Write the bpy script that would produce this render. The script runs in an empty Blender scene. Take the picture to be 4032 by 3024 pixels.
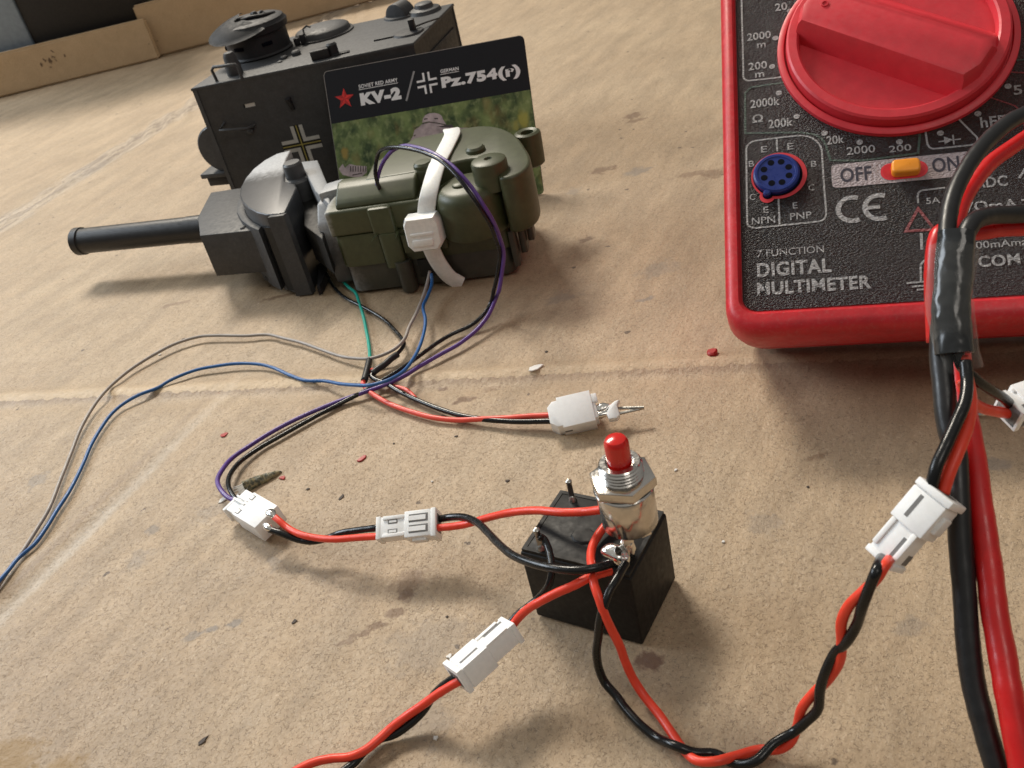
import bpy, bmesh, math, random
from mathutils import Vector, Matrix, noise as mnoise
random.seed(7)
PI = math.pi
sc = bpy.context.scene
sc.unit_settings.system = 'METRIC'
sc.unit_settings.scale_length = 0.001          # one unit is one millimetre
C = sc.collection

# ------------------------------------------------------------------ camera
PITCH, ROLL, CAMH, FPX = 0.59, -0.24, 120.588, 3700.0
f0 = Vector((0, math.cos(PITCH), -math.sin(PITCH)))
u0 = Vector((0, math.sin(PITCH), math.cos(PITCH)))
x0 = Vector((1, 0, 0))
CX = x0*math.cos(ROLL) + u0*math.sin(ROLL)
CU = -x0*math.sin(ROLL) + u0*math.cos(ROLL)
CAM = Vector((0, 0, CAMH))
cam = bpy.data.cameras.new('camera')
camo = bpy.data.objects.new('camera', cam); C.objects.link(camo)
camo.matrix_world = Matrix((( CX[0], CU[0], -f0[0], 0), (CX[1], CU[1], -f0[1], 0), (CX[2], CU[2], -f0[2], CAMH), (0, 0, 0, 1)))
cam.sensor_width = 36.0
cam.lens = FPX/4032*36
cam.clip_start = 5; cam.clip_end = 6000
cam.dof.use_dof = True
cam.dof.focus_distance = 185
cam.dof.aperture_fstop = 0.03304/(2*0.22)      # 0.22 mm aperture radius
sc.camera = camo

# ------------------------------------------------------------------ world and lamps
w = bpy.data.worlds.new('World'); sc.world = w; w.use_nodes = True
wn = w.node_tree
for n in list(wn.nodes): wn.nodes.remove(n)
wo = wn.nodes.new('ShaderNodeOutputWorld'); wb = wn.nodes.new('ShaderNodeBackground')
wt = wn.nodes.new('ShaderNodeTexCoord'); wsep = wn.nodes.new('ShaderNodeSeparateXYZ'); wr = wn.nodes.new('ShaderNodeValToRGB')
wm = wn.nodes.new('ShaderNodeMapRange'); wm.inputs[1].default_value = -1; wm.inputs[2].default_value = 1
wn.links.new(wt.outputs['Generated'], wsep.inputs[0]); wn.links.new(wsep.outputs[2], wm.inputs[0]); wn.links.new(wm.outputs[0], wr.inputs[0])
wr.color_ramp.elements[0].position = 0.35; wr.color_ramp.elements[0].color = (0.05, 0.045, 0.04, 1)
wr.color_ramp.elements[1].position = 1.0; wr.color_ramp.elements[1].color = (0.62, 0.60, 0.56, 1)
wn.links.new(wr.outputs[0], wb.inputs[0]); wb.inputs[1].default_value = 0.56
wn.links.new(wb.outputs[0], wo.inputs[0])

def area(name, loc, target, size, power, col):
    l = bpy.data.lights.new(name, 'AREA'); l.shape = 'RECTANGLE'; l.size = size[0]; l.size_y = size[1]
    l.energy = power; l.color = col
    o = bpy.data.objects.new(name, l); C.objects.link(o); o.location = loc
    o.rotation_euler = (Vector(target)-Vector(loc)).to_track_quat('-Z', 'Y').to_euler()
    return o
area('ceiling_lamp', (-400, 1560, 1420), (0, 200, 0), (640, 330), 3.7e7, (1.0, 0.91, 0.78))
area('window_light', (-950, 680, 610), (-60, 220, 0), (760, 380), 1.0e7, (0.82, 0.91, 1.0))
area('front_fill', (260, -420, 900), (0, 200, 0), (320, 320), 1.3e6, (1.0, 0.93, 0.84))  # added fill light behind the viewer, brightens faces turned this way
vs = sc.view_settings
vs.view_transform = 'Standard'; vs.look = 'None'; vs.exposure = 0.0; vs.gamma = 1.0

# ------------------------------------------------------------------ helpers
KD = 4032/2212.0
def ray(u, v):
    "direction from the camera through a point of the photograph (2212 px wide)"
    return f0 + CX*((u*KD-2016)/FPX) - CU*((v*KD-1512)/FPX)
def at(u, v, z=0.0):
    d = ray(u, v); return CAM + d*((z-CAMH)/d.z)
def at_depth(u, v, d): return CAM + ray(u, v)*d
def on_plane(u, v, o, n):
    d = ray(u, v); return CAM + d*((Vector(o)-CAM).dot(n)/d.dot(n))

def finish(name, bm, mat, parent=None, smooth=True, ang=35):
    bmesh.ops.recalc_face_normals(bm, faces=bm.faces[:])
    me = bpy.data.meshes.new(name); bm.to_mesh(me); bm.free()
    if smooth:
        me.shade_smooth(); me.set_sharp_from_angle(angle=math.radians(ang))
    me.materials.append(mat)
    o = bpy.data.objects.new(name, me); C.objects.link(o)
    if parent is not None: o.parent = parent
    return o
def shift(o, loc): o.data.transform(Matrix.Translation(loc))
def tag(o, label=None, cat=None, group=None, kind=None):
    if label: o['label'] = label
    if cat: o['category'] = cat
    if group: o['group'] = group
    if kind: o['kind'] = kind
    return o
def thing(name, label, cat, mat=None, group=None):
    o = bpy.data.objects.new(name, None); C.objects.link(o); o.empty_display_size = 3
    if mat is not None: o.matrix_world = mat
    return tag(o, label, cat, group)
def frame(o, ax, up):
    "matrix with x along ax, z near up"
    x = Vector(ax).normalized(); z = (Vector(up)-x*Vector(up).dot(x)).normalized(); y = z.cross(x)
    return Matrix(((x[0], y[0], z[0], o[0]), (x[1], y[1], z[1], o[1]), (x[2], y[2], z[2], o[2]), (0, 0, 0, 1)))

def add_box(bm, lo, hi, bev=0.0, seg=2, mat=None):
    b = bmesh.new()
    vs_ = [b.verts.new((x, y, z)) for x in (lo[0], hi[0]) for y in (lo[1], hi[1]) for z in (lo[2], hi[2])]
    for f in ((0,1,3,2),(4,6,7,5),(0,4,5,1),(2,3,7,6),(0,2,6,4),(1,5,7,3)): b.faces.new([vs_[i] for i in f])
    if bev: bmesh.ops.bevel(b, geom=b.edges[:], offset=bev, segments=seg, affect='EDGES', profile=0.5)
    merge(bm, b, mat); return bm
def merge(bm, b, mat=None):
    if mat is not None: bmesh.ops.transform(b, matrix=mat, verts=b.verts[:])
    me = bpy.data.meshes.new('tmp'); b.to_mesh(me); b.free(); bm.from_mesh(me); bpy.data.meshes.remove(me)
def add_prism(bm, pts, z0_, z1_, bev=0.0, seg=2, mat=None, botbev=False):
    b = bmesh.new()
    lo = [b.verts.new((p[0], p[1], z0_)) for p in pts]; hi = [b.verts.new((p[0], p[1], z1_)) for p in pts]
    n = len(pts)
    top = b.faces.new(hi); bot = b.faces.new(lo[::-1])
    for i in range(n): b.faces.new((lo[i], lo[(i+1) % n], hi[(i+1) % n], hi[i]))
    bmesh.ops.recalc_face_normals(b, faces=b.faces[:])
    if bev:
        es = list(top.edges) + (list(bot.edges) if botbev else [])
        bmesh.ops.bevel(b, geom=es, offset=bev, segments=seg, affect='EDGES', profile=0.5)
    merge(bm, b, mat)
def add_lathe(bm, prof, n=32, mat=None, a0=0, a1=2*PI):
    b = bmesh.new(); full = abs(a1-a0-2*PI) < 1e-6
    rings = []
    for r, z in prof:
        if r < 1e-6: rings.append([b.verts.new((0, 0, z))]); continue
        m = n if full else n+1
        rings.append([b.verts.new((r*math.cos(a0+(a1-a0)*i/n), r*math.sin(a0+(a1-a0)*i/n), z)) for i in range(m)])
    for A, B in zip(rings, rings[1:]):
        m = n
        for i in range(m):
            j = (i+1) % len(A) if len(A) > 1 else 0; k = (i+1) % len(B) if len(B) > 1 else 0
            try:
                if len(A) == 1 and len(B) == 1: continue
                if len(A) == 1: b.faces.new((A[0], B[i], B[k]))
                elif len(B) == 1: b.faces.new((A[i], A[j], B[0]))
                else: b.faces.new((A[i], A[j], B[k], B[i]))
            except ValueError: pass
    for R in (rings[0], rings[-1]):
        if len(R) > 2:
            try: b.faces.new(R)
            except ValueError: pass
    merge(bm, b, mat)
def spline(P, per=8):
    P = [Vector(p) for p in P]; Q = [P[0]*2-P[1]] + P + [P[-1]*2-P[-2]]; out = []
    for i in range(1, len(Q)-2):
        a, b, c, d = Q[i-1:i+3]
        ta = max((b-a).length, 1e-4)**.5; tb = max((c-b).length, 1e-4)**.5; tc = max((d-c).length, 1e-4)**.5
        m1 = ((b-a)/ta - (c-a)/(ta+tb) + (c-b)/tb)*tb; m2 = ((c-b)/tb - (d-b)/(tb+tc) + (d-c)/tc)*tb
        for k in range(per):
            t = k/per; t2 = t*t; t3 = t2*t
            out.append(b*(2*t3-3*t2+1) + m1*(t3-2*t2+t) + c*(-2*t3+3*t2) + m2*(t3-t2))
    out.append(P[-1].copy()); return out
def add_tube(bm, P, r, n=12, per=8, smooth=True):
    S = spline(P, per) if smooth else [Vector(p) for p in P]
    rr = r if callable(r) else (lambda t: r)
    b = bmesh.new(); rings = []; nrm = None
    for i, p in enumerate(S):
        t = (S[min(i+1, len(S)-1)]-S[max(i-1, 0)]).normalized()
        if nrm is None: nrm = t.orthogonal().normalized()
        nrm = (nrm - t*nrm.dot(t)).normalized(); bn = t.cross(nrm)
        R = rr(i/(len(S)-1))
        rings.append([b.verts.new(p+(nrm*math.cos(2*PI*k/n)+bn*math.sin(2*PI*k/n))*R) for k in range(n)])
    for A, B in zip(rings, rings[1:]):
        for k in range(n): b.faces.new((A[k], A[(k+1) % n], B[(k+1) % n], B[k]))
    b.faces.new(rings[0]); b.faces.new(rings[-1][::-1])
    merge(bm, b)
def rrect(x1, y1, x2, y2, r, n=6):
    out = []
    for cx_, cy_, a in ((x2-r, y1+r, -90), (x2-r, y2-r, 0), (x1+r, y2-r, 90), (x1+r, y1+r, 180)):
        for k in range(n+1):
            t = math.radians(a+90*k/n); out.append((cx_+r*math.cos(t), cy_+r*math.sin(t)))
    return out
def add_loft(bm, loops, cap0=True, cap1=True):
    b = bmesh.new(); R = [[b.verts.new(p) for p in L] for L in loops]; n = len(R[0])
    for A, B in zip(R, R[1:]):
        for k in range(n): b.faces.new((A[k], A[(k+1) % n], B[(k+1) % n], B[k]))
    if cap0: b.faces.new(R[0][::-1])
    if cap1: b.faces.new(R[-1])
    merge(bm, b)
def add_ribbon(bm, pts, w_, z, closed=False):
    "flat printed line"
    P = [Vector((p[0], p[1])) for p in pts]; n = len(P); L = []; Rr = []
    for i in range(n):
        a = P[(i-1) % n] if (closed or i > 0) else P[i]; c = P[(i+1) % n] if (closed or i < n-1) else P[i]
        d1 = (P[i]-a).normalized() if (P[i]-a).length > 1e-6 else (c-P[i]).normalized()
        d2 = (c-P[i]).normalized() if (c-P[i]).length > 1e-6 else d1
        t = (d1+d2).normalized(); nn = Vector((-t.y, t.x)); s = w_/2/max(nn.dot(Vector((-d1.y, d1.x))), 0.4)
        L.append(bm.verts.new((P[i].x+nn.x*s, P[i].y+nn.y*s, z))); Rr.append(bm.verts.new((P[i].x-nn.x*s, P[i].y-nn.y*s, z)))
    for i in range(n if closed else n-1):
        j = (i+1) % n; bm.faces.new((L[i], Rr[i], Rr[j], L[j]))
def add_disc(bm, x, y, r, z, n=14):
    bm.faces.new([bm.verts.new((x+r*math.cos(2*PI*k/n), y+r*math.sin(2*PI*k/n), z)) for k in range(n)])
def add_text(bm, s, x, y, w_, h, z, bold=0.0, shear=0.0):
    cu = bpy.data.curves.new('t', 'FONT'); cu.body = s; cu.size = 1; cu.offset = bold; cu.space_character = 1.0+bold*2.2; cu.shear = shear
    cu.resolution_u = 4
    o = bpy.data.objects.new('t', cu); C.objects.link(o)
    dg = bpy.context.evaluated_depsgraph_get(); me = bpy.data.meshes.new_from_object(o.evaluated_get(dg))
    xs = [v.co.x for v in me.vertices]; ys = [v.co.y for v in me.vertices]
    a, b_, c, d = min(xs), max(xs), min(ys), max(ys)
    for v in me.vertices:
        v.co = (x+(v.co.x-a)/(b_-a)*w_, y+(v.co.y-c)/(d-c)*h, z)
    bm.from_mesh(me); bpy.data.objects.remove(o); bpy.data.curves.remove(cu); bpy.data.meshes.remove(me)

# ------------------------------------------------------------------ materials
class NT:
    def __init__(s, name):
        s.m = bpy.data.materials.new(name); s.m.use_nodes = True; s.t = s.m.node_tree
        for n in list(s.t.nodes): s.t.nodes.remove(n)
        s.out = s.n('ShaderNodeOutputMaterial'); s.p = s.n('ShaderNodeBsdfPrincipled'); s.l(s.p.outputs[0], s.out.inputs[0])
        s.tc = s.n('ShaderNodeTexCoord').outputs['Object']
    def n(s, t): return s.t.nodes.new(t)
    def l(s, a, b): s.t.links.new(a, b)
    def setin(s, sock, v):
        if isinstance(v, bpy.types.NodeSocket): s.l(v, sock)
        else: sock.default_value = v
    def vec(s, v=None, scale=(1, 1, 1), rot=(0, 0, 0)):
        m = s.n('ShaderNodeMapping'); s.l(v or s.tc, m.inputs[0]); m.inputs['Scale'].default_value = scale; m.inputs['Rotation'].default_value = rot
        return m.outputs[0]
    def noise(s, scale, detail=4, rough=.55, v=None, dist=0, col=False):
        n = s.n('ShaderNodeTexNoise'); s.l(v or s.tc, n.inputs['Vector']); n.inputs['Scale'].default_value = scale
        n.inputs['Detail'].default_value = detail; n.inputs['Roughness'].default_value = rough; n.inputs['Distortion'].default_value = dist
        return n.outputs['Color' if col else 'Fac']
    def voro(s, scale, v=None, feat='F1'):
        n = s.n('ShaderNodeTexVoronoi'); n.feature = feat; s.l(v or s.tc, n.inputs['Vector']); n.inputs['Scale'].default_value = scale
        return n.outputs['Distance']
    def rng(s, v, a, b, c=0., d=1., smooth=False):
        n = s.n('ShaderNodeMapRange'); s.setin(n.inputs[0], v)
        for i, q in zip((1, 2, 3, 4), (a, b, c, d)): n.inputs[i].default_value = q
        if smooth: n.interpolation_type = 'SMOOTHSTEP'
        return n.outputs[0]
    def math(s, op, a, b=0., c=0.):
        n = s.n('ShaderNodeMath'); n.operation = op
        for i, q in enumerate((a, b, c)): s.setin(n.inputs[i], q)
        return n.outputs[0]
    def mix(s, f, a, b):
        n = s.n('ShaderNodeMix'); n.data_type = 'RGBA'; s.setin(n.inputs[0], f)
        for k, q in ((6, a), (7, b)):
            if isinstance(q, bpy.types.NodeSocket): s.l(q, n.inputs[k])
            else: n.inputs[k].default_value = (*q[:3], 1)
        return n.outputs[2]
    def sep(s, v):
        n = s.n('ShaderNodeSeparateXYZ'); s.l(v, n.inputs[0]); return n.outputs
    def bump(s, h, st=.3, d=.1, prev=None):
        n = s.n('ShaderNodeBump'); s.l(h, n.inputs['Height']); n.inputs['Strength'].default_value = st; n.inputs['Distance'].default_value = d
        if prev: s.l(prev, n.inputs['Normal'])
        return n.outputs[0]
    def fin(s, col=None, rough=.5, metal=0., nor=None, spec=.5, **kw):
        if col is not None: s.setin(s.p.inputs['Base Color'], (*col[:3], 1) if isinstance(col, tuple) else col)
        s.setin(s.p.inputs['Roughness'], rough); s.setin(s.p.inputs['Metallic'], metal)
        s.p.inputs['Specular IOR Level'].default_value = spec
        if nor: s.l(nor, s.p.inputs['Normal'])
        for k, v in kw.items(): s.setin(s.p.inputs[k.replace('_', ' ')], v)
        return s.m
def plastic(name, col, rough=.45, var=.12, grain=3.0, bst=.12, bd=.04, dust=0.0, spec=.5, **kw):
    s = NT(name)
    n1 = s.noise(.35, 5); n2 = s.noise(grain, 4, .6)
    c = s.mix(s.rng(n1, .3, .7), tuple(x*(1-var) for x in col), tuple(min(1, x*(1+var)) for x in col))
    if dust: c = s.mix(s.math('MULTIPLY', s.rng(s.noise(1.3, 8, .7), .5, .75), dust), c, (.42, .38, .33))
    r = s.rng(s.noise(.8, 5, .6), .3, .7, max(0, rough-.09), rough+.09)
    return s.fin(c, r, 0, s.bump(n2, bst, bd), spec, **kw)

M = {}
# ---- cardboard ground
def cardboard(name, ground):
    s = NT(name)
    big = s.noise(.012, 5, .6); mid = s.noise(.11, 6, .65); st = s.noise(.9, 5, .7, s.vec(scale=(1, .8, 1), rot=(0, 0, .5)))
    c = s.mix(s.rng(big, .3, .7), (.375, .270, .168), (.475, .360, .235))
    c = s.mix(s.math('MULTIPLY', s.rng(mid, .38, .66), .42), c, (.37, .265, .165))
    # pale fibres and dark fibres
    wv = s.n('ShaderNodeVectorMath'); wv.operation = 'ADD'
    nv = s.n('ShaderNodeTexNoise'); s.l(s.tc, nv.inputs['Vector']); nv.inputs['Scale'].default_value = .8
    sc_ = s.n('ShaderNodeVectorMath'); sc_.operation = 'SCALE'; s.l(nv.outputs['Color'], sc_.inputs[0]); sc_.inputs[3].default_value = 1.6
    s.l(s.tc, wv.inputs[0]); s.l(sc_.outputs[0], wv.inputs[1]); warped = wv.outputs[0]
    edge = s.voro(1.75, warped, 'DISTANCE_TO_EDGE'); keep = s.noise(1.5, 4, .7)
    fib = s.math('MULTIPLY', s.rng(edge, .10, .0), s.rng(keep, .50, .57))
    fib2 = s.rng(s.noise(1.9, 4, .65, s.vec(warped, (1, .45, 1), (0, 0, .35))), .62, .72)
    c = s.mix(s.math('MULTIPLY', fib, .6), c, (.085, .052, .030))
    c = s.mix(s.math('MULTIPLY', fib2, .7), c, (.20, .13, .08))
    pale = s.rng(s.noise(2.1, 4, .6, s.vec(warped, (1, .6, 1), (0, 0, -.3))), .58, .74)
    c = s.mix(s.math('MULTIPLY', pale, .38), c, (.70, .58, .43))
    strk = s.rng(s.noise(.13, 5, .62, s.vec(s.vec(rot=(0, 0, -.95)), (.28, 1, 1))), .36, .64, .87, 1.10)
    grain = s.math('MULTIPLY', s.rng(s.noise(1.3, 8, .8), .3, .7, .84, 1.13), strk)
    cc = s.n('ShaderNodeVectorMath'); cc.operation = 'SCALE'; s.l(c, cc.inputs[0]); s.l(grain, cc.inputs[3]); c = cc.outputs[0]
    # rare dark specks
    if not ground: c = s.mix(.5, c, (.66, .46, .26))
    sp = s.voro(.085, warped); c = s.mix(s.math('MULTIPLY', s.rng(sp, .062, .045), .8), c, (.07, .045, .03))
    sp2 = s.voro(.21, s.vec(warped, rot=(0, 0, 1))); c = s.mix(s.math('MULTIPLY', s.rng(sp2, .06, .04), .55), c, (.14, .09, .055))
    if ground:
        X, Y, Z = s.sep(warped)
        blotch = s.noise(.35, 4, .6)
        for (px, py, rx, ry, amt, col) in STAINS:
            dx = s.math('DIVIDE', s.math('SUBTRACT', X, px), rx); dy = s.math('DIVIDE', s.math('SUBTRACT', Y, py), ry)
            d = s.math('ADD', s.math('SQRT', s.math('ADD', s.math('MULTIPLY', dx, dx), s.math('MULTIPLY', dy, dy))), s.math('MULTIPLY', s.math('SUBTRACT', blotch, .5), 2.6))
            c = s.mix(s.math('MULTIPLY', s.rng(d, 1.10, .60), min(.92, amt*1.3)), c, col)
        # signed distance from the fold and from the scuffed strip
        def sd(p, q):
            t = (q-p).normalized(); return s.math('ADD', s.math('MULTIPLY', s.math('SUBTRACT', X, p.x), -t.y), s.math('MULTIPLY', s.math('SUBTRACT', Y, p.y), t.x))
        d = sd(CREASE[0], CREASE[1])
        b1 = s.math('MULTIPLY', s.math('MULTIPLY', s.rng(d, -.05, .15), s.rng(d, 4.6, .8)), s.rng(X, -60, 40, 1., .45)); c = s.mix(s.math('MULTIPLY', b1, .55), c, (.70, .53, .33))  # highlight on the fold ridge, painted in as a paler band
        c = s.mix(s.math('MULTIPLY', s.math('MULTIPLY', s.rng(d, -2.2, -.1), s.rng(d, .05, -.05)), .45), c, (.30, .20, .13))  # shadow below the fold, painted in as a darker band
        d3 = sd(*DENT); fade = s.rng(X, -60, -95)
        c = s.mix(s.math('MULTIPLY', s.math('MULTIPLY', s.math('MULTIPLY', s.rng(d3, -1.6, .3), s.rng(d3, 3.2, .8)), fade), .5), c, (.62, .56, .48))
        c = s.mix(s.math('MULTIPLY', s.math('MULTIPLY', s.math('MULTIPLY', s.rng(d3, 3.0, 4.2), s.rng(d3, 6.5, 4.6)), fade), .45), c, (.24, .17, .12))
        d2 = sd(STRIP[0], STRIP[1]); wob = s.math('MULTIPLY', s.math('SUBTRACT', s.noise(.05, 3), .5), 14.)
        d2 = s.math('ADD', d2, wob)
        b2 = s.math('MULTIPLY', s.rng(d2, -9, -6.5), s.rng(d2, 9, 6.5))
        tt = (STRIP[1]-STRIP[0]).normalized(); ang = math.atan2(tt.y, tt.x)
        lines = s.rng(s.noise(.9, 4, .6, s.vec(s.vec(rot=(0, 0, -ang)), (.03, .6, 1))), .40, .60)
        c = s.mix(s.math('MULTIPLY', b2, .75), c, s.mix(lines, (.20, .155, .12), (.46, .37, .27)))
    h = s.math('ADD', s.math('MULTIPLY', s.noise(1.1, 8, .7, warped), 1.), s.math('MULTIPLY', fib, -.25))
    nor = s.bump(h, .55, .36); nor = s.bump(s.noise(.16, 5, .6, s.vec(s.vec(rot=(0, 0, -.95)), (.35, 1, 1))), .28, 1.5, nor)
    r = s.rng(mid, .3, .7, .40, .56)
    return s.fin(c, r, 0, nor, .45)
CREASE = (at(0, 862).to_2d(), at(2212, 752).to_2d())
STRIP = (at(0, 488).to_2d(), at(412, 228).to_2d())
DENT = (at(0, 1333).to_2d(), at(335, 1003).to_2d())
br = (.17, .10, .055); gy = (.22, .19, .16)
STAINS = []
for (u, v, rx, ry, amt, col) in ((1375, 368, 5, 3, .5, gy), (1368, 248, 3.4, 3, .6, br), (1300, 365, 5, 2.5, .55, br), (1545, 372, 5, 3.2, .5, br), (1490, 375, 6, 2.2, .42, br), (1375, 258, 3.8, 1.5, .5, br),
        (1265, 515, 2.6, 1.6, .6, br), (1395, 645, 2.4, 1.2, .55, gy), (1240, 410, 3, 3, .35, gy), (1425, 580, 6, 4, .3, gy), (953, 835, 1.7, 1.0, .8, br), (1000, 862, 2.4, 1.3, .7, br), (1060, 835, 2.5, 1.4, .35, br),
        (1405, 1425, 2.6, 2.0, .6, (.13, .06, .04)), (1190, 1185, 1.2, 1.2, .6, br), (890, 1250, 4.0, 2.6, .5, br), (872, 1285, 1.7, 1.5, .7, br), (850, 1322, 1.9, 1.1, .6, br), (815, 1348, 2.0, .9, .6, br), (778, 1367, 1.8, .7, .55, br), (740, 1385, 1.8, .6, .45, br), (500, 1345, 1.6, .9, .6, gy), (455, 1357, 2.0, .8, .6, gy), (410, 1374, 1.6, 1.0, .5, gy), (590, 1215, 1.6, 2.2, .35, gy),
        (300, 1205, 3, 3, .3, gy), (330, 1140, 1.4, 2, .5, gy), (80, 1035, 3, 3, .4, gy), (460, 1105, 4, 3, .25, gy), (930, 1390, 9, 6, .22, gy), (1650, 1130, 3, 4, .25, gy), (900, 1560, 5, 5, .25, gy),
        (1760, 985, 2, 1, .4, br), (600, 640, 6, 1.2, .6, br), (380, 655, 6, 1.2, .4, br), (1215, 640, 5, 3, .3, gy), (1970, 1350, 3, 2, .3, gy), (2150, 1000, 3, 2, .4, gy), (2090, 1210, 2, 2, .5, br)):
    p = at(u, v); STAINS.append((p.x+.8, p.y+.8, rx, ry, amt, col))
for (u, v, rx, ry, amt, col) in ((22, 1648, 5.6, 5.6, .75, (.30, .19, .075)), (120, 1668, 4.5, 3.0, .7, (.30, .19, .075)), (210, 1680, 3.5, 1.8, .7, (.30, .19, .075))):
    p = at(u, v); STAINS.append((p.x+.8, p.y+.8, rx, ry, amt, col))
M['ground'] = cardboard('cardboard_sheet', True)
M['card'] = cardboard('cardboard_flap', False)

# ---- paints, plastics, metals
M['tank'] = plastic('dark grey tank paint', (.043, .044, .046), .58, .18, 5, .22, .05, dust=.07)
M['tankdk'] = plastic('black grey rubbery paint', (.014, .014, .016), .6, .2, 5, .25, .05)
def overspray(name, base, prime, field, rough=.42):
    s = NT(name); X, Y, Z = s.sep(s.tc)
    f = field(s, X, Y, Z)
    f = s.math('ADD', f, s.math('MULTIPLY', s.math('SUBTRACT', s.noise(.6, 8, .75), .5), .55))
    f = s.rng(f, .25, .75, smooth=True)
    c = s.mix(f, s.mix(s.rng(s.noise(.5, 5), .3, .7), tuple(x*.85 for x in base), tuple(x*1.15 for x in base)), s.mix(s.rng(s.noise(1.5, 6, .7), .4, .6), tuple(x*.8 for x in prime), prime))
    return s.fin(c, rough, 0, s.bump(s.noise(4, 4, .6), .25, .05), .5)
M['relay'] = plastic('black relay plastic', (.009, .0085, .008), .55, .3, 6, .2, .03, dust=.05, spec=.3)
M['cap_red'] = plastic('red button plastic', (.62, .012, .008), .22, .05, 1, .02, .02, Coat_Weight=.4)
M['chrome'] = NT('nickel plating'); s = M['chrome']; M['chrome'] = s.fin(s.mix(s.noise(.8, 5), (.54, .52, .49), (.74, .71, .67)), s.rng(s.noise(2, 5), .3, .7, .10, .24), 1, s.bump(s.noise(1.2, 4), .08, .06))
s = NT('solder'); M['solder'] = s.fin((.82, .80, .76), s.rng(s.noise(1.5, 4), .3, .7, .08, .28), 1, s.bump(s.noise(1.3, 2), .3, .2))
s = NT('dull metal pins'); M['pin'] = s.fin((.42, .41, .38), .34, 1, s.bump(s.noise(3, 3), .3, .08))
s = NT('white nylon'); M['nylon'] = s.fin(s.mix(s.rng(s.noise(1.2, 5, .7), .35, .65), (.84, .84, .83), (.90, .90, .89)), .42, 0, s.bump(s.noise(3, 4), .2, .05), .5, Subsurface_Weight=.25, Subsurface_Radius=(1.2, 1.1, 1.0))
s = NT('milky nylon tie'); M['tie'] = s.fin(s.mix(s.rng(s.noise(1.1, 5, .7), .35, .65), (.78, .79, .76), (.88, .88, .85)), .38, 0, s.bump(s.noise(2.4, 4), .2, .06), .5, Subsurface_Weight=.3, Subsurface_Radius=(1.5, 1.4, 1.2))
M['slot'] = plastic('grey slot', (.16, .155, .15), .6, .1)
def wiremat(name, col, rough=.34, **kw): return plastic(name, col, rough, .10, 2.2, .18, .05, **kw)
M['w_red'] = wiremat('red silicone insulation', (.78, .052, .022), .38)
M['w_red2'] = wiremat('coral red thin insulation', (.78, .085, .055), .36)
M['w_black'] = wiremat('black insulation', (.007, .0075, .008), .24, spec=.4)
M['w_purple'] = wiremat('purple insulation', (.095, .042, .24), .34)
M['w_grey'] = wiremat('grey insulation', (.30, .265, .235), .42)
M['w_blue'] = wiremat('blue insulation', (.012, .098, .30), .40)
M['w_green'] = wiremat('teal green insulation', (.012, .33, .25), .38)
M['lead_b'] = wiremat('black test lead', (.012, .012, .013), .38)
M['lead_r'] = wiremat('red test lead', (.62, .012, .012), .34)
M['shrink'] = plastic('black heat shrink', (.009, .009, .010), .45, .2, 2, .3, .08)
M['m_red'] = plastic('red meter case', (.54, .014, .022), .42, .12, 6, .25, .035, dust=.13)
M['m_dial'] = plastic('rosy red dial', (.62, .028, .042), .46, .08, 7, .35, .04, dust=.04)
M['m_blue'] = plastic('blue socket', (.010, .026, .17), .32, .15, 2, .2, .04)
M['m_orange'] = plastic('orange slide knob', (.85, .30, .02), .35, .06, 2, .1, .03)
M['hole'] = plastic('dark socket hole', (.0015, .0018, .006), .8, .1, spec=.1)
def pebbly(name, col, rough, wear=0.0, fleck=(.35, .35, .34)):
    s = NT(name); wv = s.vec(scale=(1, 1.7, 1))
    v = s.voro(2.0, wv, 'SMOOTH_F1'); n = s.noise(2.3, 6, .75, wv)
    gl_ = s.rng(s.noise(3.6, 3, .6, wv), .57, .66)
    h = s.math('ADD', s.math('MULTIPLY', v, -1.3), s.math('MULTIPLY', n, 1.1))
    c = s.mix(s.math('MULTIPLY', s.rng(n, .50, .72), .35 + wear), s.mix(s.noise(.3, 4), tuple(x*.8 for x in col), col), fleck)
    c = s.mix(s.math('MULTIPLY', gl_, .5 if wear < 0.2 else .75), c, (.16, .16, .155) if wear < 0.2 else (.06, .06, .06))  # surface glints painted in as grey specks; near black on worn print
    return s.fin(c, rough, 0, s.bump(h, 1.0, 1.1), .9)
M['m_panel'] = pebbly('black pebbled panel', (.011, .012, .013), .25, -.12, (.07, .07, .07))
M['p_white'] = pebbly('white panel print', (.70, .67, .67), .45, .45, (.05, .05, .05))
M['p_cream'] = pebbly('pinkish white switch field', (.76, .62, .64), .5, -.2, (.55, .42, .43))
M['p_green'] = pebbly('dark green panel print', (.022, .090, .052), .5)
M['p_redln'] = pebbly('red panel print', (.42, .03, .04), .5, -.05, (.06, .03, .03))
M['p_black'] = plastic('black panel print', (.03, .025, .04), .6)

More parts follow.
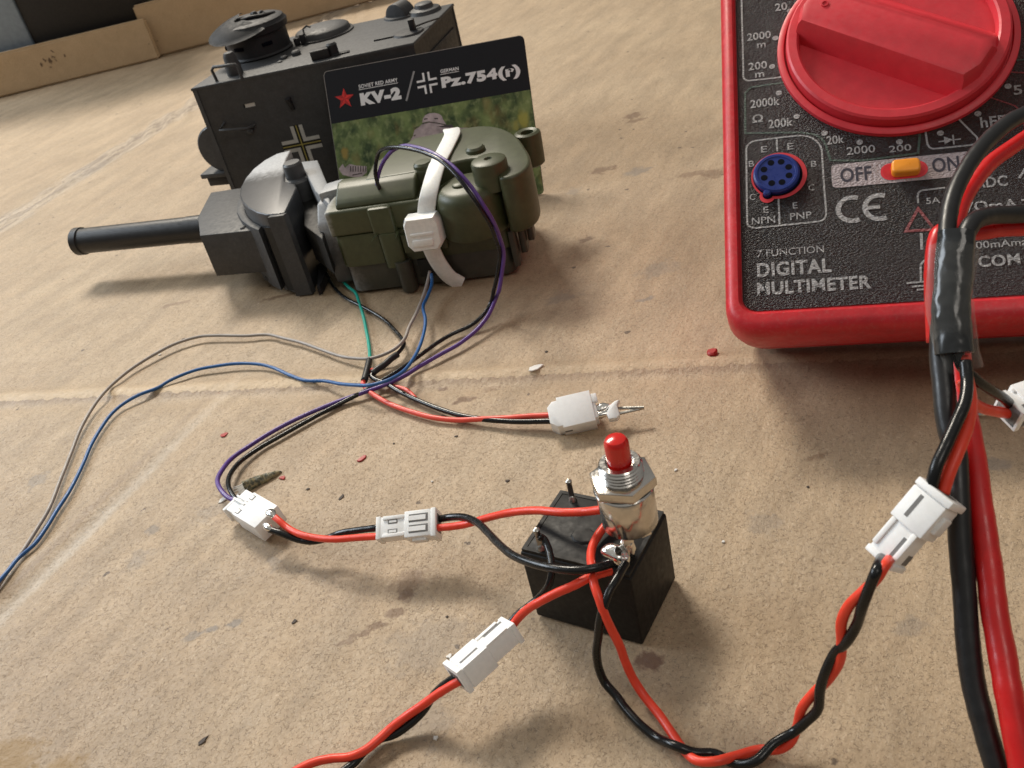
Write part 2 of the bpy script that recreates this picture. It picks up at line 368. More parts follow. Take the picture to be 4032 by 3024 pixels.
# ------------------------------------------------------------------ setting: the cardboard sheet
def axis(fine0, fine1, step, lo, hi):
    a = [fine0+step*i for i in range(int((fine1-fine0)/step)+1)]
    x = fine0; s_ = step; L = []
    while x > lo: s_ *= 1.35; x -= s_; L.append(x)
    x = a[-1]; s_ = step; R_ = []
    while x < hi: s_ *= 1.25; x += s_; R_.append(x)
    return L[::-1]+a+R_
XA = axis(-200, 140, 1.7, -900, 900); YA = axis(60, 440, 1.7, -150, 1500)
ct = (CREASE[1]-CREASE[0]).normalized(); cn = Vector((-ct.y, ct.x))
stt = (STRIP[1]-STRIP[0]).normalized(); sn = Vector((-stt.y, stt.x))
def ground_z(x, y):
    z = -.25 + .30*mnoise.noise(Vector((x*.012, y*.012, 3))) + .12*mnoise.noise(Vector((x*.07, y*.07, 9)))
    d = (Vector((x, y))-CREASE[0]).dot(cn)
    wob = .8*mnoise.noise(Vector((x*.05, 1, 2)))
    d += wob
    z += .95*math.exp(-(d/3.2)**2) if d > 0 else .95*math.exp(-(d/1.0)**2)
    z -= .5*math.exp(-((d+3.5)/3.5)**2)
    e = (Vector((x, y))-STRIP[0]).dot(sn) + 7*mnoise.noise(Vector((x*.03, y*.03, 5)))
    if abs(e) < 14: z += .9*math.cos(e*1.0)*math.exp(-(e/7)**2)
    # a long shallow dent across the near left part
    p, q = DENT; t = (q-p).normalized(); k = (Vector((x, y))-p)
    dd = k.dot(Vector((-t.y, t.x))); al = k.dot(t)
    z += -.9*math.exp(-(dd/3.0)**2)*max(0, min(1, (75-al)/45)) + .5*math.exp(-((dd-5)/3)**2)*max(0, min(1, (75-al)/45))
    return min(z, .9)
bm = bmesh.new()
G = [[bm.verts.new((x, y, ground_z(x, y))) for x in XA] for y in YA]
for j in range(len(YA)-1):
    for i in range(len(XA)-1): bm.faces.new((G[j][i], G[j][i+1], G[j+1][i+1], G[j+1][i]))
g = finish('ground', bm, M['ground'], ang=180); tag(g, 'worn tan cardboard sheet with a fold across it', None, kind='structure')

# ------------------------------------------------------------------ things behind: flaps and boxes
def upright(name, label, cat, pts, h0, h1, thick, mat, hgt=None):
    "an upright panel along a ground line; the height may differ at its two ends"
    a, b = Vector(pts[0]), Vector(pts[1]); t = (b-a); L = t.length; t.normalize()
    m = frame(a, t, (0, 0, 1)); o = thing(name, label, cat, m)
    bmm = bmesh.new(); b_ = bmesh.new()
    q = [(0, 0), (L, 0), (L, h1), (0, h0)]
    A = [b_.verts.new((x, 0, z)) for x, z in q]; B = [b_.verts.new((x, thick, z)) for x, z in q]
    b_.faces.new(A); b_.faces.new(B[::-1])
    for i in range(4): b_.faces.new((A[i], A[(i+1) % 4], B[(i+1) % 4], B[i]))
    bmesh.ops.bevel(b_, geom=b_.edges[:], offset=min(1.2, thick*.25), segments=2, affect='EDGES')
    merge(bmm, b_); finish('panel', bmm, mat, o); return o, L
pA = at(-60, 226); pB = at(347, 126); pC = at(823, 2); pC = pB + (pC-pB)*1.25
def height_at(p, v_):
    "height of a vertical line standing at p where it crosses picture row v_"
    for k in range(400):
        z = k*.5; q = Vector((p.x, p.y, z))-CAM; vv = (1512-FPX*q.dot(CU)/q.dot(f0))/KD
        if vv < v_: return z
    return 100
o1, L1 = upright('cardboard_flap', 'low tan cardboard flap with a small smudge along the far left edge', 'cardboard flap', (pA, pB), height_at(at(0, 211), 126), height_at(pB, 41), 4.5, M['card'])
sm = bmesh.new(); add_disc(sm, 0, 0, 1, 0, 18)
o2, L2 = upright('cardboard_flap', 'taller tan cardboard flap standing behind the tank turret', 'cardboard flap', (pB+Vector((-2, 6, 0))+(pB-pC).normalized()*4, pC+Vector((0, 6, 0))), height_at(pB, 15), height_at(pB, 15)*1.02, 4.5, M['card'])
# bent foot of the tall flap
q1 = pB+(pC-pB)*.12; q2 = pC
bm = bmesh.new(); dirv = (q2-q1).normalized()
add_box(bm, (0, 0, 0), ((q2-q1).length, 5.0, 3.0), .8)
M['fold'] = M['card']
f = finish('fold', bm, M['card'], o2); f.matrix_world = frame(q1, q2-q1, (0, 0, 1)); f.parent = None
f.parent = o2; f.matrix_parent_inverse = o2.matrix_world.inverted()
s = NT('smudged ink'); M['ink'] = s.fin((.16, .10, .06), .7)
bm = bmesh.new()
for k in range(14):
    a = random.uniform(0, 2*PI); r = random.uniform(2, 7)
    qx, qy = random.gauss(0, 4), random.gauss(0, 3); add_ribbon(bm, [(qx+t*random.uniform(-.9, .9), qy+t*random.uniform(-.9, .9)) for t in range(3)], random.uniform(.3, 1.1), k*.004)
st_ = finish('smudge', bm, M['ink'], o1, smooth=False)
dp = (at(112, 128)-pA); tline = (pB-pA).normalized()
st_.location = ((on_plane(115, 128, pA, Vector((-tline.y, tline.x, 0)))-pA).dot(tline), -.12, on_plane(115, 128, pA, Vector((-tline.y, tline.x, 0))).z); st_.rotation_euler = (PI/2, 0, 0)
# dark box and pale box behind
M['darkbox'] = plastic('near black board', (.012, .009, .007), .6, .2, 1, .1, .1)
M['palebox'] = plastic('pale blue grey board', (.27, .33, .40), .55, .1, 1, .1, .1)
nrm = Vector((-tline.y, tline.x, 0))
def backbox(name, label, cat, ua, ub, off, h, depth, mat, flapm):
    a = at(ua, 150, 0); b = at(ub, 150, 0)
    base = pA + nrm*off
    a = base + tline*((on_plane(ua, 60, base, nrm)-base).dot(tline)); b = base + tline*((on_plane(ub, 60, base, nrm)-base).dot(tline))
    m = frame(a, b-a, (0, 0, 1)); o = thing(name, label, cat, m); L = (b-a).length
    bm = bmesh.new(); add_box(bm, (0, 0, 0), (L, depth, h), 1.5); finish('box_body', bm, mat, o)
    bm = bmesh.new(); add_box(bm, (-1, -1, h+.05), (L+1, depth+1, h+3), .8); finish('lid', bm, flapm, o)
    return o
backbox('dark_box', 'near black box standing behind the low cardboard flap', 'box', 58, 420, 12, 140, 90, M['darkbox'], M['darkbox'])
backbox('pale_box', 'pale blue grey box at the far left corner beside the dark box', 'box', -160, 55, 11, 120, 80, M['palebox'], M['palebox'])
bm = bmesh.new(); add_tube(bm, [(0, 0, 0), (1.2, 0, 4.5), (3.4, .3, 8.5)], .7, 8)
st_['kind'] = 'stuff'
pth = finish('paper_scrap', bm, M['nylon']); pth.location = at(72, 190, 0); tag(pth, 'tiny white thread of paper in front of the far left flap', 'paper scrap')

# ------------------------------------------------------------------ tank turret shell
SC = .945
zT = CAMH-(CAMH-41)*SC
NL, NR, FR, FL = [Vector((x*SC, y*SC, 0)) for x, y in ((-85.8, 349.6), (-5.2, 337.5), (12.7, 383.3), (-66.5, 396))]
tx = (NR-NL).normalized()
TM = frame(NL, tx, (0, 0, 1)); TI = TM.inverted()
tur = thing('tank_turret', 'dark grey model turret shell with a roof cupola and a cross on its side', 'model turret', TM)
def rl(u, v, z=zT):
    p = TI @ at(u, v, z); return p
def wl(u, v, off=0.0):
    n = Vector((-tx.y, tx.x, 0)); p = TI @ on_plane(u, v, NL-n*off, n); return p
cr = lambda x, y: ((700+.6781*x)/KD, .6781*y/KD)
pl4 = [(TI @ p).to_2d() for p in (NL, NR, FR, FL)]
slot = wl(*cr(415, 612))
# walls with a real pistol slit through the near wall
bm = bmesh.new()
th = 1.6
def wallbox(x1, x2, z1, z2): add_box(bm, (x1, 0, z1), (x2, th, z2))
Lx = pl4[1][0]
sw, sh = 4.1, 1.35
b = bmesh.new()
# near wall built as four boxes round the slit, then the other walls as prisms
wallbox(0, slot.x-sw/2, 0, zT); wallbox(slot.x+sw/2, Lx, 0, zT); wallbox(slot.x-sw/2, slot.x+sw/2, 0, slot.z-sh/2); wallbox(slot.x-sw/2, slot.x+sw/2, slot.z+sh/2, zT)
b.free()
bmesh.ops.remove_doubles(bm, verts=bm.verts[:], dist=.001)
finish('near_wall', bm, M['tank'], tur)
bm = bmesh.new()
def inner(i, j):
    a, c = Vector(pl4[i]), Vector(pl4[j]); d = (c-a).normalized(); n = Vector((-d.y, d.x))
    return [a, c, c+n*th-d*0, a+n*th]
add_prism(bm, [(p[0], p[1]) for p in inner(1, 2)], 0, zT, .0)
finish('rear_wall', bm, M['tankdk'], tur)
bm = bmesh.new(); add_prism(bm, [(p[0], p[1]) for p in inner(2, 3)], 0, zT-.02); finish('far_wall', bm, M['tank'], tur)
bm = bmesh.new(); add_prism(bm, [(p[0], p[1]) for p in inner(3, 0)], 0, zT-.03); finish('front_wall', bm, M['tank'], tur)
bm = bmesh.new(); e = .35
cen = sum((Vector(p) for p in pl4), Vector((0, 0)))/4
ro = [tuple(Vector(p)+(Vector(p)-cen).normalized()*e) for p in pl4]
add_prism(bm, ro, zT+.02, zT+1.0, .45, 3)
# weld line on the roof edge and shallow raised plates
finish('roof', bm, M['tank'], tur)
M['lit'] = plastic('pale plug for inside light', (.62, .60, .56), .6, .05)
bm = bmesh.new(); add_box(bm, (slot.x-sw/2+.45, .35, slot.z-sh/2), (slot.x+sw/2, th-.1, slot.z+sh/2)); finish('slit_light_plug', bm, M['lit'], tur)  # pale plug added in the slit to stand for the lit interior
R = zT+1.0
# cupola
cb = rl(*cr(492, 322)); 
bm = bmesh.new()
add_lathe(bm, [(11.4, 0), (11.8, .6), (11.2, 1.2), (11.2, 7.4), (12.3, 7.9), (12.6, 10.0), (11.9, 10.6), (11.6, 11.4), (10.2, 12.0), (4, 12.5), (0, 12.6)], 48)
cup = finish('cupola', bm, M['tankdk'], tur); cup.location = (cb.x, cb.y, R)
for k, a in enumerate((-1.95, -1.0, -2.9)):
    bm = bmesh.new(); add_box(bm, (-1.9, -.5, -.6), (1.9, .5, .6), .15)
    sl = finish('vision_slit', bm, M['hole'], cup); sl.location = (11.1*math.cos(a), 11.1*math.sin(a), 4.6); sl.rotation_euler = (0, 0, a+PI/2)
bm = bmesh.new()
N = 20
b = bmesh.new(); rows = []
for j in range(7):
    row = []
    for i in range(N+1):
        a = math.radians(200 - 220*i/N + 100); rr = 1.8 + 11.2*j/6
        row.append(b.verts.new((rr*math.cos(a), rr*math.sin(a)*.8, -2.8*(j/6)**2 + .9)))
    rows.append(row)
for A, B in zip(rows, rows[1:]):
    for i in range(N): b.faces.new((A[i], A[i+1], B[i+1], B[i]))
bmesh.ops.solidify(b, geom=b.faces[:], thickness=.6); merge(bm, b)
ld = finish('cupola_lid', bm, M['tank'], cup); ld.location = (-2.0, -5.5, 12.6); ld.rotation_euler = (.22, -.16, .35)
bm = bmesh.new()
for (x, y, h, r) in ((2.5, -1, 2.0, 1.1), (4.6, .5, 1.6, .9), (1, 1.5, 1.5, .8), (6, -1.5, 1.2, .7)):
    add_lathe(bm, [(r, 0), (r, h*.7), (r*.6, h), (0, h)], 12, Matrix.Translation((x, y, 12.2)))
add_tube(bm, [(-3, -3, 12.5), (1, -4, 13.1), (6, -3, 12.8), (9, 1, 12.1)], .6, 8)
finish('lid_hinge', bm, M['tankdk'], cup)
# hatch
hb = rl(*cr(852, 215))
bm = bmesh.new(); add_lathe(bm, [(11.3, 0), (11.3, .5), (10.4, .7), (10.0, 2.0), (9.4, 2.5), (5, 3.2), (0, 3.4)], 44)
ht = finish('hatch', bm, M['tank'], tur); ht.location = (hb.x, hb.y, R)
bm = bmesh.new(); add_tube(bm, [(-5, -7, 2), (-5, -7, 4.6), (-3.4, -7, 5.4), (-2, -7.4, 4.8)], .35, 6, smooth=False); add_box(bm, (-9, -9.5, 0), (-7, -8, 2.5), .3); add_box(bm, (-6.4, -10.2, 0), (-4.6, -8.4, 3.6), .3); finish('hatch_hinge', bm, M['tankdk'], ht)
bm = bmesh.new(); add_box(bm, (-12.5, -7.5, 0), (-11, -5.5, 1.8), .3); finish('hatch_stop', bm, M['tankdk'], ht)
# periscope box, bolts
def rp(x, y): return rl(*cr(x, y))
p = rp(852, 352); bm = bmesh.new(); add_box(bm, (-3.8, -1.9, 0), (2.4, 1.9, 3.1), .3); o = finish('periscope_box', bm, M['tankdk'], tur); o.location = (p.x, p.y, R); o.rotation_euler = (0, 0, .12)
bm = bmesh.new(); add_lathe(bm, [(1.8, 0), (1.8, 3.4), (1.2, 4), (0, 4)], 18, Matrix.Translation((3.6, .8, 0))); add_box(bm, (3, -1.6, 0), (9, .6, .5), .15); finish('periscope_cap', bm, M['tankdk'], o)
for (x, y, r, h, nm) in ((623, 358, 1.3, 1.0, 'bolt'), (695, 335, 1.7, 1.5, 'bolt'), (600, 378, .9, .5, 'bolt')):
    p = rp(x, y); bm = bmesh.new(); add_lathe(bm, [(r, 0), (r, h*.7), (r*.7, h), (0, h)], 8); o = finish(nm, bm, M['tank'], tur); o.location = (p.x, p.y, R)
# vent dome, disc, sight fin
p = rp(1300, 108); bm = bmesh.new()
add_prism(bm, [(4.6*math.cos(PI*k/14), 4.9*math.sin(PI*k/14)) for k in range(15)], -3.2, 3.2, .3, 2, Matrix.Rotation(-.5, 4, 'Z') @ Matrix.Rotation(PI/2, 4, 'X'))
add_lathe(bm, [(6.4, 0), (6.2, .6), (0, .6)], 28); o = finish('vent_hood', bm, M['tank'], tur); o.location = (p.x, p.y, R)
p = rp(1440, 85); bm = bmesh.new(); add_lathe(bm, [(6.2, 0), (5.6, 1.2), (3.6, 1.8), (3.2, 3.0), (2.6, 3.3), (0, 3.3)], 28); o = finish('vent_cap', bm, M['tank'], tur); o.location = (p.x, p.y, R)
p = rp(1345, 210); bm = bmesh.new(); add_lathe(bm, [(5.5, 0), (5.0, .6), (0, 1.1)], 24); add_box(bm, (.8, -1.4, 0), (2.8, 1.2, 4.4), .25); add_box(bm, (-12, -1.6, 0), (1, -1.2, .5), .1); add_tube(bm, [(2, 0, 1.6), (6, 4.5, 1.3), (10, 9, .8)], .3, 6)
o = finish('sight_port', bm, M['tankdk'], tur); o.location = (p.x, p.y, R)
# lifting handle and its post
def handle(pts, r, par, mat):
    bm = bmesh.new(); add_tube(bm, pts, r, 8, 3, smooth=False); return finish('handle', bm, mat, par, ang=60)
a = rl(*cr(228, 470), R); c = rl(*cr(372, 452), R); hz = 4.6
handle([(a.x, a.y, R-.2), (a.x-.4, a.y, R+hz*.8), (a.x+.5, a.y, R+hz), (c.x-.6, c.y, R+hz), (c.x, c.y, R+hz*.8), (c.x, c.y, R-.2)], .55, tur, M['tank'])
p = rl(*cr(318, 448), R); bm = bmesh.new(); add_lathe(bm, [(2.7, 0), (2.7, 3.4), (2.2, 4.4), (2.2, 6.0), (1.6, 7.3), (0, 7.6)], 20); o = finish('antenna_post', bm, M['tank'], tur); o.location = (p.x+.2, p.y+3.4, R)
# side rail, hook
a = wl(*cr(243, 758), 3.0); c = wl(*cr(402, 748), 3.0); d = wl(*cr(448, 730), 0)
bm = bmesh.new(); add_tube(bm, [(a.x+1.6, 0, a.z+1.4), (a.x, -3, a.z), (c.x, -3, c.z), (d.x, 0, d.z+.2)], .55, 8, smooth=False); finish('side_rail', bm, M['tank'], tur, ang=60)
bm = bmesh.new(); add_lathe(bm, [(1.1, 0), (1.1, 1.2), (.5, 1.6), (0, 1.6)], 12, Matrix.Translation((c.x, 0, c.z-1.6)) @ Matrix.Rotation(PI/2, 4, 'X')); finish('rivet', bm, M['tank'], tur)
a = wl(*cr(632, 565)); c = wl(*cr(668, 640))
bm = bmesh.new(); b = bmesh.new()
vv = [b.verts.new(q) for q in ((a.x-.4, 0, a.z), (a.x+1.4, 0, a.z), (c.x+1.0, 0, c.z), (c.x-.6, 0, c.z), (a.x-.2, -2.2, a.z-.3), (a.x+1.1, -2.2, a.z-.4), (c.x+.8, -.6, c.z+.3), (c.x-.4, -.6, c.z+.3))]
for f in ((0,1,5,4),(1,2,6,5),(2,3,7,6),(3,0,4,7),(4,5,6,7),(0,3,2,1)): b.faces.new([vv[i] for i in f])
merge(bm, b); finish('hook', bm, M['tankdk'], tur)
# cross emblem: white arms' outlines, black core with a thin gold centre line (flat print)
cc = wl(*cr(722, 838)); e1 = wl(*cr(828, 815)); cs = (e1-cc).length*1.02
M['d_white'] = plastic('off white decal', (.50, .49, .46), .6); M['d_black'] = plastic('black decal', (.008, .008, .007), .6); M['d_gold'] = plastic('dull gold decal', (.36, .30, .07), .6)
def cross(par, cx_, cz_, s_, y, core=True, mw=None):
    out = []
    bmw = bmesh.new(); g0, g1 = .13*s_, .32*s_
    for q in range(4):
        ca, sa = math.cos(q*PI/2), math.sin(q*PI/2)
        for P in ([(g0, g0), (s_, g0), (s_, g1), (g1, g1)], [(g0, g0), (g1, g1), (g1, s_), (g0, s_)]):
            bmw.faces.new([bmw.verts.new((cx_+a_*ca-b_*sa, y, cz_+a_*sa+b_*ca)) for a_, b_ in P])
    out.append(finish('cross_emblem', bmw, mw or M['d_white'], par, smooth=False))
    if core:
        bk = bmesh.new(); go = bmesh.new()
        for (hw, hh) in ((s_*1.03, g0), (g0, s_*1.03)):
            bk.faces.new([bk.verts.new((cx_+i*hw, y+(.012 if hw > hh else .018), cz_+j*hh)) for i, j in ((-1, -1), (1, -1), (1, 1), (-1, 1))])
            k_ = .028*s_; a_, b_ = (hw*.98, k_) if hw > hh else (k_, hh*.98)
            go.faces.new([go.verts.new((cx_+i*a_, y-(.008 if hw > hh else .014), cz_+j*b_)) for i, j in ((-1, -1), (1, -1), (1, 1), (-1, 1))])
        finish('emblem_core', bk, M['d_black'], out[0], smooth=False); finish('emblem_centre_line', go, M['d_gold'], out[0], smooth=False)
    return out
cross(tur, cc.x, cc.z, cs, -.05)
# rounded gun housing and flange on the front wall
ft = Vector((pl4[3][0]-pl4[0][0], pl4[3][1]-pl4[0][1], 0)); fL = ft.length; ft.normalize()
hc = wl(*cr(258, 880))
hm = frame(Vector((pl4[0][0], pl4[0][1], 0)), ft, (0, 0, 1))
bm = bmesh.new()
prof = []
zc, rr = hc.z, 8.6
for k in range(25):
    t = PI*k/24; prof.append((rr*1.05*math.sin(t), zc+rr*math.cos(t)))
b = bmesh.new(); rings = []
for xx in (3.0, 3.6, 38, 38.6):
    k = .93 if xx in (3.0, 38.6) else 1
    rings.append([b.verts.new((xx, pp[0]*k+.3, zc+(pp[1]-zc)*k)) for pp in prof])
for A, B in zip(rings, rings[1:]):
    for i in range(24): b.faces.new((A[i], A[i+1], B[i+1], B[i]))
b.faces.new(rings[0]); b.faces.new(rings[-1][::-1]); merge(bm, b)
hs = finish('gun_housing', bm, M['tank'], tur); hs.matrix_local = hm
fz = wl(*cr(180, 1010)).z
bm = bmesh.new(); add_box(bm, (1.5, 0, zc-rr-1.2), (39, 11.6, zc-rr+.6), .35); fl = finish('housing_flange', bm, M['tank'], tur); fl.matrix_local = hm
bm = bmesh.new(); add_box(bm, (2.6, .5, zc-rr-4.6), (38, 10.2, zc-rr-1.25), .5); fl = finish('flange_underside', bm, M['tankdk'], tur); fl.matrix_local = hm
# rear wall recess pieces
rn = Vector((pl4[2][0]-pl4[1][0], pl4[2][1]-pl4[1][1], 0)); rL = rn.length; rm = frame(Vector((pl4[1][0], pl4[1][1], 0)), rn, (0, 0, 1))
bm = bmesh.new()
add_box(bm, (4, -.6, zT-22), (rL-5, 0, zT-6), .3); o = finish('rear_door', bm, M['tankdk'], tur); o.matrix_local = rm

# ------------------------------------------------------------------ printed card leaning on the turret
yw, ln = -.22, .50; ca = Vector((math.cos(yw), math.sin(yw), 0)); cbv = Vector((-math.sin(yw), math.cos(yw), 0))
cup_ = Vector((0, 0, 1))*math.cos(ln) + cbv*math.sin(ln); co = Vector((-35.95, 320.42, 43.79)); CW, CH = 67.3, 49.9
cm = frame(co - cup_*CH, ca, -(ca.cross(cup_)) ); 
cy_ = cup_; cnz = ca.cross(cup_)     # towards the camera
cm = Matrix(((ca[0], cup_[0], cnz[0], 0), (ca[1], cup_[1], cnz[1], 0), (ca[2], cup_[2], cnz[2], 0), (0, 0, 0, 1))); cm.translation = co - cup_*CH
card = thing('printed_card', 'black and green printed card reading KV-2 / Pz.754(r), leaning on the grey turret', 'card', cm)
CMI = cm.inverted()
def cl(x, y):   # from the 1200..2200 x 200..800 crop
    return CMI @ on_plane((1200+x*.4521)/KD, (200+y*.4521)/KD, co, cnz)
def cardpts(): return rrect(0, 0, CW, CH, 1.5, 4)
s = NT('black printed card'); M['c_black'] = s.fin(s.mix(s.noise(1.2, 5), (.007, .007, .010), (.012, .012, .015)), .55, 0, s.bump(s.noise(2, 4), .1, .04), .25)
s = NT('card edge'); M['c_edge'] = s.fin(s.mix(s.noise(1.5, 5), (.20, .18, .16), (.40, .37, .34)), .7)
bm = bmesh.new(); add_prism(bm, cardpts(), -.75, 0, .08, 1); finish('board', bm, M['c_black'], card)
bm = bmesh.new(); pts_ = [p for p in cardpts()]
add_ribbon(bm, [(q[0], q[1]) for q in rrect(.05, .05, CW-.05, CH-.05, 1.5, 4)][7:22], .16, .03); finish('worn_edge', bm, M['c_edge'], card, smooth=False)
# photograph of foliage printed on the card
bandL = cl(225, 640).y; bandR = cl(1965, 338).y
s = NT('printed foliage'); v = s.vec(scale=(1, .75, 1))
n1 = s.noise(.22, 3, .5, v); n2 = s.noise(.6, 4, .5, v); sp = s.voro(.085, v)
c = s.mix(s.rng(n1, .35, .65), (.035, .062, .022), (.19, .25, .085)); c = s.mix(s.math('MULTIPLY', s.rng(n2, .5, .7), .5), c, (.34, .39, .17))
c = s.mix(s.math('MULTIPLY', s.rng(s.noise(.13, 2, .5, s.vec(scale=(1.3, .8, 1), rot=(0, 0, 2))), .55, .7), .45), c, (.21, .13, .04))
X, Y, Z = s.sep(s.tc)
for (x, y, r_, col) in ((350, 890, 1.1, (.36, .25, .06)), (1905, 600, 1.6, (.38, .36, .07)), (1840, 650, 1.0, (.30, .29, .07))):
    p = cl(x, y); dx = s.math('SUBTRACT', X, p.x); dy = s.math('MULTIPLY', s.math('SUBTRACT', Y, p.y), .6)
    d = s.math('ADD', s.math('SQRT', s.math('ADD', s.math('MULTIPLY', dx, dx), s.math('MULTIPLY', dy, dy))), s.math('MULTIPLY', s.math('SUBTRACT', n2, .5), 2.))
    c = s.mix(s.math('MULTIPLY', s.rng(d, r_*1.5, r_*.5, smooth=True), .8), c, col)
M['c_leaf'] = s.fin(c, .5, 0, s.bump(s.noise(2, 3), .06, .04), .3)
bm = bmesh.new(); bm.faces.new([bm.verts.new((x, y, .03)) for x, y in ((.06, .8), (.8, .06), (CW-.8, .06), (CW-.06, .8), (CW-.06, bandR), (.06, bandL))]); finish('foliage_print', bm, M['c_leaf'], card, smooth=False)
M['c_white'] = plastic('white card lettering', (.80, .79, .78), .5, .05); s = M['c_white']
M['c_pink'] = plastic('printed pale pink armour', (.42, .34, .345), .5, .35, 2); M['c_pinkdk'] = plastic('printed dark armour line', (.06, .045, .045), .5)
M['c_redp'] = plastic('red star print', (.66, .025, .02), .4, .2, .6); M['c_redd'] = plastic('dark red star print', (.42, .010, .010), .4, .1); M['c_grey'] = plastic('grey slash print', (.30, .29, .29), .5)
def ctext(s_, A, B, h, bold=.03, nm='lettering', mat='c_white'):
    "text whose baseline runs from crop point A to crop point B"
    a, b_ = cl(*A), cl(*B); bmm = bmesh.new(); L = (b_-a).length
    add_text(bmm, s_, 0, 0, L, h, .05, bold); o = finish(nm, bmm, M[mat], card, smooth=False)
    o.matrix_local = Matrix.Translation(a) @ Matrix.Rotation(math.atan2((b_-a).y, (b_-a).x), 4, 'Z'); o['label'] = 'white lettering reading '+s_; return o
def hgt(A, B): return (cl(*B)-cl(*A)).length
ctext('KV-2', (492, 480), (845, 420), hgt((492, 478), (483, 365))*.97, .075)
ctext('Pz.754(r)', (1200, 352), (1885, 235), hgt((1200, 350), (1188, 225))*.97, .06)
ctext('SOVIET RED ARMY', (472, 330), (812, 268), hgt((472, 330), (470, 297)), .02)
ctext('GERMAN', (1184, 196), (1342, 168), hgt((1184, 196), (1182, 165)), .02)
def cpoly(L, z, mat, nm):
    bmm = bmesh.new()
    for P in L:
        q = [cl(*p) for p in P]; bmm.faces.new([bmm.verts.new((p.x, p.y, z)) for p in q])
    return finish(nm, bmm, M[mat], card, smooth=False)
cpoly([[(877, 437), (893, 437), (960, 178), (944, 178)]], .05, 'c_grey', 'slash')
cpoly([[(1180, 205), (1342, 176), (1342, 181), (1180, 210)]], .05, 'c_white', 'rule'); cpoly([[(472, 338), (812, 276), (812, 281), (472, 343)]], .05, 'c_white', 'rule')
# star
sp_ = cl(348, 418); rs = hgt((348, 418), (342, 325)); bm = bmesh.new(); bd = bmesh.new()
for k in range(5):
    a = math.radians(90+72*k-3); o_ = (sp_.x+rs*math.cos(a), sp_.y+rs*math.sin(a), .05)
    for sgn, bb in ((1, bm), (-1, bd)):
        a2 = a+sgn*math.radians(36); bb.faces.new([bb.verts.new(q) for q in ((sp_.x, sp_.y, .05), o_, (sp_.x+rs*.42*math.cos(a2), sp_.y+rs*.42*math.sin(a2), .05))])
o = finish('star', bm, M['c_redp'], card, smooth=False); finish('star_shade', bd, M['c_redd'], o, smooth=False)
# white cross outline on the card
kc = cl(1066, 280); ks = hgt((1066, 280), (1152, 258))
ce = thing('x', 'x', 'x'); bpy.data.objects.remove(ce)
bmw = bmesh.new(); g0, g1 = .16*ks, .36*ks
for q in range(4):
    ca_, sa_ = math.cos(q*PI/2+.02), math.sin(q*PI/2+.02)
    for P in ([(g0, g0), (ks, g0), (ks, g1), (g1, g1)], [(g0, g0), (g1, g1), (g1, ks), (g0, ks)]):
        bmw.faces.new([bmw.verts.new((kc.x+a_*ca_-b_*sa_, kc.y+a_*sa_+b_*ca_, .05)) for a_, b_ in P])
finish('cross_emblem', bmw, M['c_white'], card, smooth=False)
# the printed tank: cupola, turret front, tracks at the lower left
cpoly([[(1022, 628), (1030, 590), (1050, 560), (1085, 545), (1130, 541), (1170, 550), (1195, 570), (1205, 600), (1232, 640), (1150, 625), (1080, 615)]], .05, 'c_pink', 'printed_cupola')
cpoly([[(945, 740), (955, 690), (990, 668), (1020, 640), (1085, 622), (1140, 630), (1200, 645), (1300, 670), (1420, 670), (1420, 700), (1250, 760), (915, 790)]], .05, 'c_pink', 'printed_turret')
cpoly([[(1040, 590), (1070, 586), (1070, 597), (1040, 602)], [(1128, 585), (1162, 585), (1162, 596), (1128, 596)], [(1022, 634), (1085, 617), (1150, 626), (1240, 644), (1240, 652), (1150, 634), (1085, 625), (1022, 642)],
       [(935, 682), (975, 660), (1010, 662), (975, 668)], [(1150, 660), (1280, 640), (1300, 668), (1200, 668)], [(950, 735), (965, 728), (965, 740), (950, 748)]], .06, 'c_pinkdk', 'printed_detail')
cpoly([[(296, 1030), (330, 985), (350, 1020), (390, 985), (450, 1000), (540, 1005), (540, 1060), (495, 1100), (410, 1100), (330, 1080)]], .05, 'c_pink', 'printed_track')
cpoly([[(395+k*22, 1005), (404+k*22, 1004), (404+k*22, 1052), (395+k*22, 1054)] for k in range(7)] + [[(415, 1078), (500, 1062), (500, 1072), (415, 1088)]], .06, 'c_pinkdk', 'printed_track_gap')

# ------------------------------------------------------------------ green gearbox
gyaw = -.26; ga = Vector((math.cos(gyaw), math.sin(gyaw), 0)); GO = Vector((-40, 244, 0)); GM = frame(GO, ga, (0, 0, 1)); GI = GM.inverted()
gear = thing('gearbox', 'olive green plastic gearbox with round end, in front of the printed card', 'gearbox', GM)
olive = (.056, .064, .028)
M['olive'] = overspray('olive plastic with grey overspray', olive, (.42, .42, .40), lambda s, X, Y, Z: s.rng(s.math('ADD', X, s.math('MULTIPLY', s.math('SUBTRACT', 22., Z), .10)), 4.6, -1.0), .43)
M['olive2'] = overspray('olive plastic lower shell', (.048, .046, .034), (.26, .25, .24), lambda s, X, Y, Z: s.rng(s.math('ADD', X, s.math('MULTIPLY', Z, .25)), 13., -3.0), .40)
M['primer'] = overspray('mottled pale primer', (.09, .09, .09), (.36, .37, .38), lambda s, X, Y, Z: s.rng(Z, 8., 24.), .5)
def gl(x, y, z=None, b_=None):
    u, v = (1200+x*.4822)/KD, (400+y*.4822)/KD
    if z is not None: return GI @ at(u, v, z)
    n = GM.to_3x3() @ Vector((0, 1, 0)); return GI @ on_plane(u, v, GM @ Vector((0, b_, 0)), n)
